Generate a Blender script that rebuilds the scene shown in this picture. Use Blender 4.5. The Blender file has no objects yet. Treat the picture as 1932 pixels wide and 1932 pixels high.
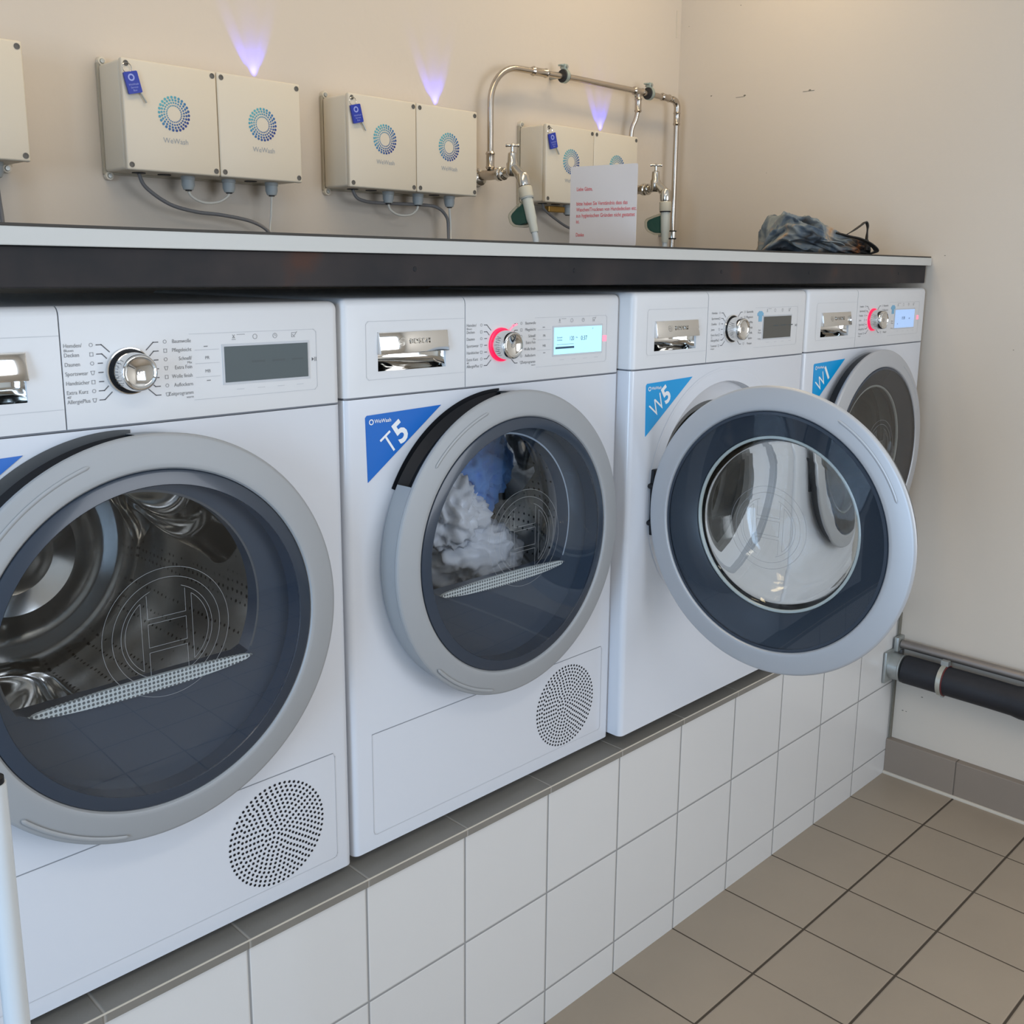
import bpy, bmesh, math, random
from mathutils import Vector, Matrix, noise
PI = math.pi
C = bpy.context.scene.collection
SC = bpy.context.scene

# ------------------------------------------------------------ camera, world, lights, exposure
cam_d = bpy.data.cameras.new('camera'); cam = bpy.data.objects.new('camera', cam_d); C.objects.link(cam)
Rv = Vector((0.7095853, -0.70456572, 0.00870909)); Uv = Vector((0.13481217, 0.14788353, 0.97977352)); Fv = Vector((0.69160277, 0.69405879, -0.19992001))
M = Matrix((Rv, Uv, -Fv)).transposed().to_4x4(); M.translation = Vector((-2.41131, -1.11682, 1.38100))
cam.matrix_world = M
cam_d.sensor_width = 36.0; cam_d.lens = 1903.414 / 1932 * 36.0; cam_d.shift_y = -(966 - 898.316) / 1932
cam_d.clip_start = 0.02
SC.camera = cam

world = bpy.data.worlds.new('room_world'); SC.world = world; world.use_nodes = True
world.node_tree.nodes['Background'].inputs[0].default_value = (0.62, 0.78, 1.0, 1)
world.node_tree.nodes['Background'].inputs[1].default_value = 1.0

def area_light(name, loc, target, sx, sy, power, col, spread=180):
    d = bpy.data.lights.new(name, 'AREA'); d.shape = 'RECTANGLE'; d.size = sx; d.size_y = sy; d.energy = power; d.color = col
    d.spread = math.radians(spread)
    o = bpy.data.objects.new(name, d); C.objects.link(o); o.location = loc
    o.rotation_euler = (Vector(target) - Vector(loc)).to_track_quat('-Z', 'Y').to_euler()
    return o
# daylight coming in through the window behind the camera and the doorway on the left
area_light('window_daylight', (-.80, -2.66, 1.45), (-.80, 0, 1.45), 1.40, 1.20, 31, (0.92, 0.95, 1.0))
area_light('doorway_daylight', (-4.36, -1.20, 1.15), (0, -1.20, 1.15), 1.0, 2.0, 66, (0.52, 0.73, 1.0))
# warm ceiling tubes
area_light('ceiling_tube_light', (-1.5, 0.10, 2.50), (-1.5, 0.10, 0), 1.30, 0.16, 7.5, (1.0, 0.74, 0.42))
area_light('ceiling_tube_light', (-0.25, 0.35, 2.50), (-0.25, 0.35, 0), 0.60, 0.16, 4.5, (1.0, 0.76, 0.44))
area_light('ceiling_tube_light', (-2.2, -1.5, 2.50), (-2.2, -1.5, 0), 1.30, 0.16, 9, (1.0, 0.88, 0.72))

SC.view_settings.view_transform = 'Standard'; SC.view_settings.look = 'None'
SC.view_settings.gamma = 1; SC.view_settings.use_curve_mapping = False
SC.view_settings.exposure = -0.14

# ------------------------------------------------------------ materials
def mat(name, col, rough=0.5, metal=0.0, spec=0.5, coat=0.0, bump=0.0, bscale=60, emit=None, estr=0, var=0.0, vscale=8):
    m = bpy.data.materials.new(name); m.use_nodes = True
    n = m.node_tree.nodes; l = m.node_tree.links; b = n['Principled BSDF']
    b.inputs['Base Color'].default_value = (*col, 1); b.inputs['Roughness'].default_value = rough
    b.inputs['Metallic'].default_value = metal; b.inputs['Specular IOR Level'].default_value = spec
    b.inputs['Coat Weight'].default_value = coat; b.inputs['Coat Roughness'].default_value = 0.05
    tc = n.new('ShaderNodeTexCoord')
    nz = n.new('ShaderNodeTexNoise'); nz.inputs['Scale'].default_value = vscale; nz.inputs['Detail'].default_value = 4
    l.new(tc.outputs['Object'], nz.inputs['Vector'])
    mr = n.new('ShaderNodeMapRange'); mr.inputs['To Min'].default_value = 1 - var; mr.inputs['To Max'].default_value = 1 + var
    l.new(nz.outputs['Fac'], mr.inputs['Value'])
    vm = n.new('ShaderNodeVectorMath'); vm.operation = 'SCALE'; vm.inputs[0].default_value = col
    l.new(mr.outputs[0], vm.inputs['Scale']); l.new(vm.outputs[0], b.inputs['Base Color'])
    if bump:
        n2 = n.new('ShaderNodeTexNoise'); n2.inputs['Scale'].default_value = bscale; n2.inputs['Detail'].default_value = 5
        l.new(tc.outputs['Object'], n2.inputs['Vector'])
        bp = n.new('ShaderNodeBump'); bp.inputs['Strength'].default_value = bump; bp.inputs['Distance'].default_value = 0.002
        l.new(n2.outputs['Fac'], bp.inputs['Height']); l.new(bp.outputs[0], b.inputs['Normal'])
    if emit:
        b.inputs['Emission Color'].default_value = (*emit, 1); b.inputs['Emission Strength'].default_value = estr
    return m

def glass(name, tint, spec_rough=0.02, fres=1.5, refl=(1, 1, 1)):
    m = bpy.data.materials.new(name); m.use_nodes = True
    n = m.node_tree.nodes; l = m.node_tree.links; n.clear()
    out = n.new('ShaderNodeOutputMaterial'); mx = n.new('ShaderNodeMixShader'); t = n.new('ShaderNodeBsdfTransparent'); g = n.new('ShaderNodeBsdfGlossy')
    f0 = ((fres - 1) / (fres + 1)) ** 2 * 1.1
    lw = n.new('ShaderNodeLayerWeight'); lw.inputs['Blend'].default_value = 0.5
    pw = n.new('ShaderNodeMath'); pw.operation = 'POWER'; pw.inputs[1].default_value = 5; l.new(lw.outputs['Facing'], pw.inputs[0])
    f = n.new('ShaderNodeMapRange'); f.inputs['To Min'].default_value = f0; f.inputs['To Max'].default_value = 1.0; l.new(pw.outputs[0], f.inputs['Value'])
    t.inputs[0].default_value = (*tint, 1); g.inputs[0].default_value = (*refl, 1); g.inputs['Roughness'].default_value = spec_rough
    l.new(f.outputs[0], mx.inputs[0]); l.new(t.outputs[0], mx.inputs[1]); l.new(g.outputs[0], mx.inputs[2]); l.new(mx.outputs[0], out.inputs[0])
    return m

def tile_mat(name, axes, pitch, offs, grout_w, tile_col, grout_col, rough, var=0.02, coat=0.0, noise_amt=0.03, gb=0.4, vs=9, bumpn=0.0):
    m = bpy.data.materials.new(name); m.use_nodes = True
    n = m.node_tree.nodes; l = m.node_tree.links; b = n['Principled BSDF']
    tc = n.new('ShaderNodeTexCoord'); sp = n.new('ShaderNodeSeparateXYZ'); l.new(tc.outputs['Object'], sp.inputs[0])
    def mth(op, a, bb=None):
        q = n.new('ShaderNodeMath'); q.operation = op
        for i, v in enumerate((a, bb)):
            if v is None: continue
            if hasattr(v, 'is_linked'): l.new(v, q.inputs[i])
            else: q.inputs[i].default_value = v
        return q.outputs[0]
    ds = []; ids = []
    for a, p, o, w in zip(axes, pitch, offs, grout_w):
        v = mth('DIVIDE', mth('SUBTRACT', sp.outputs[a], o), p)
        fr = mth('FRACT', v); ids.append(mth('FLOOR', v))
        e = mth('MINIMUM', fr, mth('SUBTRACT', 1.0, fr))
        ds.append(mth('DIVIDE', mth('MULTIPLY', e, p), w / 2))
    d = mth('MINIMUM', ds[0], ds[1]) if len(ds) > 1 else ds[0]
    fac = n.new('ShaderNodeMapRange'); fac.inputs['From Min'].default_value = 0.75; fac.inputs['From Max'].default_value = 1.25; l.new(d, fac.inputs['Value'])
    cb = n.new('ShaderNodeCombineXYZ'); l.new(ids[0], cb.inputs[0])
    if len(ids) > 1: l.new(ids[1], cb.inputs[1])
    wn = n.new('ShaderNodeTexWhiteNoise'); l.new(cb.outputs[0], wn.inputs['Vector'])
    nz = n.new('ShaderNodeTexNoise'); nz.inputs['Scale'].default_value = vs; nz.inputs['Detail'].default_value = 5; l.new(tc.outputs['Object'], nz.inputs['Vector'])
    k = mth('ADD', mth('MULTIPLY', mth('SUBTRACT', wn.outputs['Value'], 0.5), 2 * var), mth('MULTIPLY', mth('SUBTRACT', nz.outputs['Fac'], 0.5), 2 * noise_amt))
    k = mth('ADD', k, 1.0)
    vm = n.new('ShaderNodeVectorMath'); vm.operation = 'SCALE'; vm.inputs[0].default_value = tile_col; l.new(k, vm.inputs['Scale'])
    mix = n.new('ShaderNodeMix'); mix.data_type = 'RGBA'; l.new(fac.outputs[0], mix.inputs[0])
    mix.inputs[6].default_value = (*grout_col, 1); l.new(vm.outputs[0], mix.inputs[7]); l.new(mix.outputs[2], b.inputs['Base Color'])
    rr = n.new('ShaderNodeMapRange'); rr.inputs['To Min'].default_value = 0.9; rr.inputs['To Max'].default_value = rough; l.new(fac.outputs[0], rr.inputs['Value']); l.new(rr.outputs[0], b.inputs['Roughness'])
    bp = n.new('ShaderNodeBump'); bp.inputs['Strength'].default_value = gb; bp.inputs['Distance'].default_value = 0.002
    f2 = n.new('ShaderNodeMapRange'); f2.inputs['From Min'].default_value = 0.6; f2.inputs['From Max'].default_value = 2.0; l.new(d, f2.inputs['Value'])
    if bumpn:
        n3 = n.new('ShaderNodeTexNoise'); n3.inputs['Scale'].default_value = 220; l.new(tc.outputs['Object'], n3.inputs['Vector'])
        l.new(mth('ADD', f2.outputs[0], mth('MULTIPLY', n3.outputs['Fac'], bumpn)), bp.inputs['Height'])
    else: l.new(f2.outputs[0], bp.inputs['Height'])
    l.new(bp.outputs[0], b.inputs['Normal'])
    b.inputs['Coat Weight'].default_value = coat
    return m

m_wall = mat('painted_plaster', (0.60, 0.54, 0.465), 0.85, bump=0.25, bscale=45, var=0.012, vscale=3)
m_ceil = mat('ceiling_paint', (0.78, 0.77, 0.74), 0.9)
m_white = mat('enamel_white', (0.625, 0.65, 0.70), 0.22, coat=0.3, var=0.0)
m_panel = mat('panel_plastic', (0.64, 0.65, 0.665), 0.38)
m_silver = mat('satin_silver_plastic', (0.335, 0.35, 0.365), 0.58, metal=0.25)
m_silver2 = mat('satin_aluminium', (0.45, 0.465, 0.49), 0.45, metal=0.35)
m_chrome = mat('chrome', (0.78, 0.77, 0.75), 0.07, metal=1.0)
m_steel = mat('brushed_steel', (0.55, 0.50, 0.44), 0.25, metal=1.0, var=0.08, vscale=30)
m_galv = mat('galvanised_steel', (0.42, 0.44, 0.43), 0.45, metal=0.8, var=0.15, vscale=60)
m_dark = mat('dark_navy_plastic', (0.030, 0.042, 0.062), 0.24, coat=0.15, spec=.4)
m_black = mat('black_plastic', (0.010, 0.011, 0.014), 0.45, spec=.25)
m_line = mat('groove_shadow_gap', (0.22, 0.235, 0.26), 0.8)
m_faint = mat('faint_print_line', (0.52, 0.535, 0.56), 0.6)
m_print = mat('dark_grey_print', (0.10, 0.10, 0.11), 0.6)
m_print2 = mat('mid_grey_print', (0.22, 0.225, 0.235), 0.6)
m_lcd = mat('lcd_off', (0.085, 0.105, 0.11), 0.5, spec=.3)
m_lcdw = mat('lcd_off_warm', (0.10, 0.096, 0.085), 0.5, spec=.3)
m_lcdon = mat('lcd_lit', (0.3, 0.6, 0.7), 0.2, emit=(0.46, 0.76, 0.92), estr=0.78)
m_lcdon2 = mat('lcd_lit_blue', (0.3, 0.45, 0.7), 0.2, emit=(0.40, 0.58, 0.92), estr=0.55)
m_lcdtx = mat('lcd_segments', (0.03, 0.08, 0.14), 0.5)
m_lcdtx2 = mat('lcd_segments_faint', (0.06, 0.075, 0.08), 0.5)
m_red = mat('red_led', (0.8, 0.02, 0.08), 0.3, emit=(1.0, 0.0, 0.07), estr=.85)
m_pink = mat('pink_led_print', (0.9, 0.3, 0.4), 0.3, emit=(1.0, 0.22, 0.32), estr=0.75)
m_blueled = mat('blue_led', (0.1, 0.1, 1.0), 0.3, emit=(0.15, 0.2, 1.0), estr=6)
m_stB = mat('blue_sticker', (0.0, 0.125, 0.50), 0.35)
m_stC = mat('cyan_sticker', (0.0, 0.30, 0.66), 0.35)
m_paper = mat('white_print', (0.80, 0.82, 0.84), 0.5)
m_card = mat('white_paper', (0.58, 0.54, 0.52), 0.7)
m_redtx = mat('red_print', (0.60, 0.10, 0.10), 0.6)
m_box = mat('box_plastic', (0.64, 0.585, 0.48), 0.45)
m_boxside = m_box
m_gland = mat('grey_nylon', (0.38, 0.42, 0.43), 0.5)
m_cgrey = mat('grey_cable', (0.16, 0.16, 0.165), 0.5)
m_cwhite = mat('white_cable', (0.62, 0.60, 0.54), 0.5)
m_tag = mat('blue_tag', (0.012, 0.035, 0.36), 0.35)
m_tagtx = mat('pale_blue_print', (0.30, 0.36, 0.75), 0.5)
m_top = mat('counter_laminate', (0.52, 0.52, 0.495), 0.45)
m_edge = mat('dark_edge_strip', (0.035, 0.03, 0.024), 0.6)
m_rubber = mat('black_rubber', (0.018, 0.018, 0.020), 0.6)
m_foam = mat('black_pipe_sleeve', (0.012, 0.013, 0.018), 0.55, bump=0.3, bscale=80, var=0.3, vscale=40)
m_clampgreen = mat('zinc_clamp', (0.40, 0.47, 0.44), 0.45, metal=0.6)
m_aq = glass('frosted_plastic', (0.86, 0.88, 0.85), 0.25, 1.3)
m_aqb = mat('translucent_housing', (0.50, 0.53, 0.49), 0.35)
m_aqg = mat('green_valve_plastic', (0.035, 0.115, 0.10), 0.35)
m_nut = mat('ivory_nut', (0.55, 0.52, 0.42), 0.45)
m_clear = mat('pale_hose', (0.50, 0.56, 0.60), 0.3)
m_glassD = glass('smoked_glass', (0.76, 0.79, 0.83), 0.015, 1.55, (0.95, 0.98, 1.0))
m_glassW = glass('clear_glass', (0.84, 0.86, 0.87), 0.01, 1.45)
m_glassG = glass('grey_glass', (0.56, 0.56, 0.56), 0.05, 1.6)
m_bowl = glass('bowl_glass', (0.90, 0.92, 0.90), 0.01, 1.5)
m_bowl2 = bpy.data.materials.new('thick_bowl_glass'); m_bowl2.use_nodes = True
_b = m_bowl2.node_tree.nodes['Principled BSDF']; _b.inputs['Base Color'].default_value = (.97, .985, .97, 1); _b.inputs['Roughness'].default_value = 0.0; _b.inputs['Transmission Weight'].default_value = 1.0; _b.inputs['IOR'].default_value = 1.40
m_etch = mat('etched_line', (0.27, 0.285, 0.30), 0.4)
m_pole = mat('white_pole_enamel', (0.56, 0.60, 0.63), 0.35)
m_gasket = mat('grey_gasket', (0.11, 0.115, 0.12), 0.5)
m_filter = mat('pale_filter_plastic', (0.50, 0.53, 0.50), 0.5)
m_clothW = mat('white_laundry', (0.82, 0.85, 0.90), 0.9, bump=0.4, bscale=25, var=0.08)
m_clothB = mat('blue_laundry', (0.16, 0.36, 0.80), 0.9, bump=0.4, bscale=25, var=0.15)
m_caulk = mat('grout_light', (0.55, 0.50, 0.42), 0.8)
m_mortar = mat('mortar', (0.17, 0.16, 0.13), 0.9, bump=0.6, bscale=90, var=0.2, vscale=50)
m_bracket = mat('dark_steel_bracket', (0.14, 0.14, 0.14), 0.5, metal=0.5)
m_wtile = tile_mat('white_wall_tile', ('X', 'Z'), (0.2, 0.2025), (0.0, 0.0695), (0.0036, 0.0036), (0.64, 0.635, 0.625), (0.27, 0.27, 0.27), 0.28, var=0.012, coat=0.15, noise_amt=0.01)
m_floor = tile_mat('brown_floor_tile', ('X', 'Y'), (0.2, 0.203), (0.0, -0.1983), (0.0034, 0.0052), (0.325, 0.265, 0.200), (0.055, 0.040, 0.026), 0.42, var=0.03, noise_amt=0.08, vs=5, bumpn=0.15)
m_ledge = tile_mat('ledge_tile', ('X', 'X'), (0.2, 0.2), (0.0, 0.0), (0.003, 0.003), (0.20, 0.187, 0.165), (0.30, 0.28, 0.25), 0.5, var=0.03, noise_amt=0.12, vs=14, bumpn=0.2)
m_skirt = tile_mat('skirting_tile', ('Y', 'Y'), (0.2, 0.2), (-0.1945, -0.1945), (0.003, 0.003), (0.25, 0.205, 0.165), (0.12, 0.10, 0.08), 0.45, var=0.03, noise_amt=0.06, vs=6)

def beam_mat():
    m = mat('dark_steel_beam', (0.028, 0.028, 0.031), 0.6, metal=0.0, spec=.25)
    n = m.node_tree.nodes; l = m.node_tree.links; b = n['Principled BSDF']
    tc = n.new('ShaderNodeTexCoord'); nz = n.new('ShaderNodeTexNoise'); nz.inputs['Scale'].default_value = 7; nz.inputs['Detail'].default_value = 5
    l.new(tc.outputs['Object'], nz.inputs['Vector'])
    r = n.new('ShaderNodeValToRGB'); l.new(nz.outputs['Fac'], r.inputs[0])
    r.color_ramp.elements[0].position = 0.35; r.color_ramp.elements[0].color = (0.014, 0.015, 0.018, 1)
    r.color_ramp.elements[1].position = 0.72; r.color_ramp.elements[1].color = (0.06, 0.028, 0.020, 1)
    e = r.color_ramp.elements.new(0.62); e.color = (0.034, 0.028, 0.028, 1)
    l.new(r.outputs[0], b.inputs['Base Color'])
    return m
m_beam = beam_mat()

def drum_mat(name, holes):
    m = mat(name, (0.72, 0.71, 0.69), 0.24, metal=0.95)
    n = m.node_tree.nodes; l = m.node_tree.links; b = n['Principled BSDF']
    tc = n.new('ShaderNodeTexCoord'); v = n.new('ShaderNodeTexVoronoi'); v.inputs['Scale'].default_value = holes; v.inputs['Randomness'].default_value = 0.15
    l.new(tc.outputs['Object'], v.inputs['Vector'])
    r = n.new('ShaderNodeValToRGB'); l.new(v.outputs['Distance'], r.inputs[0])
    r.color_ramp.elements[0].position = 0.16; r.color_ramp.elements[0].color = (0.03, 0.03, 0.03, 1)
    r.color_ramp.elements[1].position = 0.24; r.color_ramp.elements[1].color = (0.50, 0.495, 0.48, 1)
    l.new(r.outputs[0], b.inputs['Base Color'])
    return m
m_drum = mat('drum_steel', (0.85, 0.84, 0.81), 0.13, metal=1.0)
m_drumback = drum_mat('perforated_drum_steel', 75)

def filter_mat():
    m = mat('perforated_filter', (0.48, 0.51, 0.49), 0.5)
    n = m.node_tree.nodes; l = m.node_tree.links; b = n['Principled BSDF']
    tc = n.new('ShaderNodeTexCoord'); v = n.new('ShaderNodeTexVoronoi'); v.inputs['Scale'].default_value = 190; v.inputs['Randomness'].default_value = 0.0
    l.new(tc.outputs['Object'], v.inputs['Vector'])
    r = n.new('ShaderNodeValToRGB'); l.new(v.outputs['Distance'], r.inputs[0])
    r.color_ramp.elements[0].position = 0.30; r.color_ramp.elements[0].color = (0.14, 0.15, 0.15, 1)
    r.color_ramp.elements[1].position = 0.42; r.color_ramp.elements[1].color = (0.72, 0.75, 0.71, 1)
    l.new(r.outputs[0], b.inputs['Base Color'])
    return m
m_filt = filter_mat()

def logo_mat(cx, cz):
    m = mat('logo_blue_print', (0.05, 0.2, 0.5), 0.5)
    n = m.node_tree.nodes; l = m.node_tree.links; b = n['Principled BSDF']
    tc = n.new('ShaderNodeTexCoord'); sp = n.new('ShaderNodeSeparateXYZ'); l.new(tc.outputs['Object'], sp.inputs[0])
    s = n.new('ShaderNodeMath'); s.operation = 'SUBTRACT'; l.new(sp.outputs['X'], s.inputs[0]); l.new(sp.outputs['Z'], s.inputs[1])
    mr = n.new('ShaderNodeMapRange'); mr.inputs['From Min'].default_value = -0.040; mr.inputs['From Max'].default_value = 0.040; l.new(s.outputs[0], mr.inputs['Value'])
    r = n.new('ShaderNodeValToRGB'); l.new(mr.outputs[0], r.inputs[0])
    r.color_ramp.elements[0].color = (0.085, 0.40, 0.47, 1); r.color_ramp.elements[1].color = (0.012, 0.035, 0.22, 1)
    e = r.color_ramp.elements.new(0.5); e.color = (0.03, 0.17, 0.38, 1)
    l.new(r.outputs[0], b.inputs['Base Color'])
    return m
m_logo = logo_mat(0, 0)

def bag_mat():
    m = mat('patterned_fabric', (0.2, 0.22, 0.25), 0.9, bump=0.3, bscale=120)
    n = m.node_tree.nodes; l = m.node_tree.links; b = n['Principled BSDF']
    tc = n.new('ShaderNodeTexCoord'); nz = n.new('ShaderNodeTexNoise'); nz.inputs['Scale'].default_value = 16; nz.inputs['Detail'].default_value = 2.5; nz.inputs['Distortion'].default_value = 0.8
    l.new(tc.outputs['Object'], nz.inputs['Vector'])
    r = n.new('ShaderNodeValToRGB'); l.new(nz.outputs['Fac'], r.inputs[0])
    r.color_ramp.elements[0].position = 0.32; r.color_ramp.elements[0].color = (0.02, 0.024, 0.03, 1)
    r.color_ramp.elements[1].position = 0.66; r.color_ramp.elements[1].color = (0.36, 0.28, 0.20, 1)
    for p, c in ((0.44, (0.075, 0.105, 0.14)), (0.52, (0.20, 0.225, 0.23)), (0.58, (0.16, 0.19, 0.21)), (0.75, (0.35, 0.15, 0.04))):
        e = r.color_ramp.elements.new(p); e.color = (*c, 1)
    # the far end of the bag carries the black part of the print
    sp = n.new('ShaderNodeSeparateXYZ'); l.new(tc.outputs['Object'], sp.inputs[0])
    mr = n.new('ShaderNodeMapRange'); mr.inputs['From Min'].default_value = 0.03; mr.inputs['From Max'].default_value = 0.09; l.new(sp.outputs['X'], mr.inputs['Value'])
    n2 = n.new('ShaderNodeTexNoise'); n2.inputs['Scale'].default_value = 30; l.new(tc.outputs['Object'], n2.inputs['Vector'])
    r2 = n.new('ShaderNodeValToRGB'); l.new(n2.outputs['Fac'], r2.inputs[0])
    r2.color_ramp.elements[0].position = 0.55; r2.color_ramp.elements[0].color = (0.014, 0.014, 0.014, 1)
    r2.color_ramp.elements[1].position = 0.68; r2.color_ramp.elements[1].color = (0.28, 0.10, 0.025, 1)
    mx = n.new('ShaderNodeMix'); mx.data_type = 'RGBA'; l.new(mr.outputs[0], mx.inputs[0]); l.new(r.outputs[0], mx.inputs[6]); l.new(r2.outputs[0], mx.inputs[7])
    l.new(mx.outputs[2], b.inputs['Base Color'])
    return m
m_bag = bag_mat()

# ------------------------------------------------------------ mesh helpers
def link(name, bm, m, parent=None, smooth=False, loc=None, angle=None):
    me = bpy.data.meshes.new(name); bm.normal_update(); bm.to_mesh(me); bm.free()
    me.materials.append(m)
    if smooth:
        for p in me.polygons: p.use_smooth = True
        if angle is None: angle = 35
        try: me.set_sharp_from_angle(angle=math.radians(angle))
        except Exception: pass
    o = bpy.data.objects.new(name, me); C.objects.link(o)
    if parent: o.parent = parent
    if loc: o.location = loc
    return o
def thing(name, label, cat, loc=(0, 0, 0), group=None, rz=0):
    o = bpy.data.objects.new(name, None); C.objects.link(o); o.location = loc; o.rotation_euler = (0, 0, rz); o.empty_display_size = 0.05
    o['label'] = label; o['category'] = cat
    if group: o['group'] = group
    return o
def tag(o, label, cat, group=None):
    o['label'] = label; o['category'] = cat
    if group: o['group'] = group
    return o
def struct(name, bm, m, smooth=False):
    o = link(name, bm, m, None, smooth); o['kind'] = 'structure'; return o
def bx(bm, x0, x1, y0, y1, z0, z1, bev=0.0, seg=2, sel=None):
    vs = [bm.verts.new((x, y, z)) for x in (x0, x1) for y in (y0, y1) for z in (z0, z1)]
    q = lambda *i: bm.faces.new([vs[k] for k in i])
    fs = [q(0, 1, 3, 2), q(4, 6, 7, 5), q(0, 4, 5, 1), q(2, 3, 7, 6), q(0, 2, 6, 4), q(1, 5, 7, 3)]
    if bev:
        es = set(e for f in fs for e in f.edges)
        if sel: es = [e for e in es if sel((e.verts[0].co + e.verts[1].co) / 2)]
        bmesh.ops.bevel(bm, geom=list(es), offset=bev, segments=seg, affect='EDGES', profile=0.5)
    return bm
def box(*a, **k): return bx(bmesh.new(), *a, **k)
def frame_axes(d):
    d = d.normalized(); a = Vector((0, 0, 1)) if abs(d.z) < 0.9 else Vector((1, 0, 0))
    u = d.cross(a).normalized(); return u, d.cross(u).normalized()
def tube(bm, pts, r, n=14, cap=True):
    pts = [Vector(p) for p in pts]; rs = r if isinstance(r, (list, tuple)) else [r] * len(pts)
    t0 = (pts[1] - pts[0]).normalized(); u, v = frame_axes(t0); rings = []; prev = t0
    for i, p in enumerate(pts):
        if i == 0: t = t0
        elif i == len(pts) - 1: t = (pts[i] - pts[i - 1]).normalized()
        else: t = ((pts[i + 1] - pts[i]).normalized() + (pts[i] - pts[i - 1]).normalized()).normalized()
        q = prev.rotation_difference(t); u = (q @ u).normalized(); v = t.cross(u).normalized(); prev = t
        rings.append([bm.verts.new(p + (u * math.cos(2 * PI * k / n) + v * math.sin(2 * PI * k / n)) * rs[i]) for k in range(n)])
    for a, b in zip(rings, rings[1:]):
        for k in range(n): bm.faces.new((a[k], a[(k + 1) % n], b[(k + 1) % n], b[k]))
    if cap: bm.faces.new(rings[0][::-1]); bm.faces.new(rings[-1])
    return bm
def cyl(bm, a, b, r, n=20): return tube(bm, [a, b], r, n)
def smoothpath(pts, k=6):
    pts = [Vector(p) for p in pts]; P = [pts[0]] + pts + [pts[-1]]; out = []
    for i in range(1, len(P) - 2):
        for j in range(k):
            t = j / k; a, b, c, d = P[i - 1], P[i], P[i + 1], P[i + 2]
            out.append(0.5 * ((2 * b) + (c - a) * t + (2 * a - 5 * b + 4 * c - d) * t * t + (3 * b - a - 3 * c + d) * t ** 3))
    out.append(pts[-1]); return out
def lathe(bm, prof, c=(0, 0, 0), n=96, a0=0.0, a1=2 * PI, closed=None):
    """profile of (r, y) turned about the Y axis through c"""
    full = abs(a1 - a0 - 2 * PI) < 1e-6
    m = n if full else n + 1; rings = []
    for k in range(m):
        a = a0 + (a1 - a0) * k / n
        rings.append([bm.verts.new((c[0] + r * math.cos(a), c[1] + y, c[2] + r * math.sin(a))) for r, y in prof])
    for k in range(n):
        A = rings[k]; B = rings[(k + 1) % m]
        for i in range(len(prof) - 1):
            if prof[i][0] < 1e-7 and prof[i + 1][0] < 1e-7: continue
            try: bm.faces.new((A[i], A[i + 1], B[i + 1], B[i]))
            except ValueError: pass
    bmesh.ops.remove_doubles(bm, verts=bm.verts, dist=1e-6)
    return bm
def lathe_z(bm, prof, c=(0, 0, 0), axis=Vector((0, 0, 1)), n=24):
    c = Vector(c); axis = Vector(axis).normalized(); u, v = frame_axes(axis); rings = []
    for r, h in prof:
        rings.append([bm.verts.new(c + axis * h + (u * math.cos(2 * PI * k / n) + v * math.sin(2 * PI * k / n)) * r) for k in range(n)])
    for a, b in zip(rings, rings[1:]):
        for k in range(n): bm.faces.new((a[k], a[(k + 1) % n], b[(k + 1) % n], b[k]))
    bm.faces.new(rings[0][::-1]); bm.faces.new(rings[-1]); return bm
def disc(bm, cx, y, cz, r, n=20, dx=1, th=0):
    f = bm.faces.new([bm.verts.new((cx + r * math.cos(2 * PI * k / n), y, cz + r * math.sin(2 * PI * k / n))) for k in range(n)])
    return bm
def ring2d(bm, cx, y, cz, r0, r1, a0=0, a1=2 * PI, n=64):
    for k in range(n):
        a = a0 + (a1 - a0) * k / n; b = a0 + (a1 - a0) * (k + 1) / n
        bm.faces.new([bm.verts.new((cx + r * math.cos(t), y, cz + r * math.sin(t))) for r, t in ((r0, a), (r1, a), (r1, b), (r0, b))])
    return bm
def seg2d(bm, pts, y, w):
    """flat printed polyline in the XZ plane"""
    for (x0, z0), (x1, z1) in zip(pts, pts[1:]):
        d = Vector((x1 - x0, z1 - z0)); L = d.length; d /= L; nx, nz = -d.y * w / 2, d.x * w / 2; ex, ez = d.x * w * .4, d.y * w * .4
        bm.faces.new([bm.verts.new(p) for p in ((x0 - ex + nx, y, z0 - ez + nz), (x0 - ex - nx, y, z0 - ez - nz), (x1 + ex - nx, y, z1 + ez - nz), (x1 + ex + nx, y, z1 + ez + nz))])
    return bm
def prism(bm, poly, y0, y1):
    a = [bm.verts.new((x, y0, z)) for x, z in poly]; b = [bm.verts.new((x, y1, z)) for x, z in poly]; n = len(poly)
    bm.faces.new(a); bm.faces.new(b[::-1])
    for k in range(n): bm.faces.new((a[k], b[k], b[(k + 1) % n], a[(k + 1) % n]))
    bmesh.ops.recalc_face_normals(bm, faces=bm.faces)
    return bm
def rrect(x0, x1, z0, z1, r, n=5):
    o = []
    for cx, cz, a in ((x1 - r, z1 - r, 0), (x0 + r, z1 - r, 90), (x0 + r, z0 + r, 180), (x1 - r, z0 + r, 270)):
        for k in range(n + 1):
            t = math.radians(a + 90 * k / n); o.append((cx + r * math.cos(t), cz + r * math.sin(t)))
    return o
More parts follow.
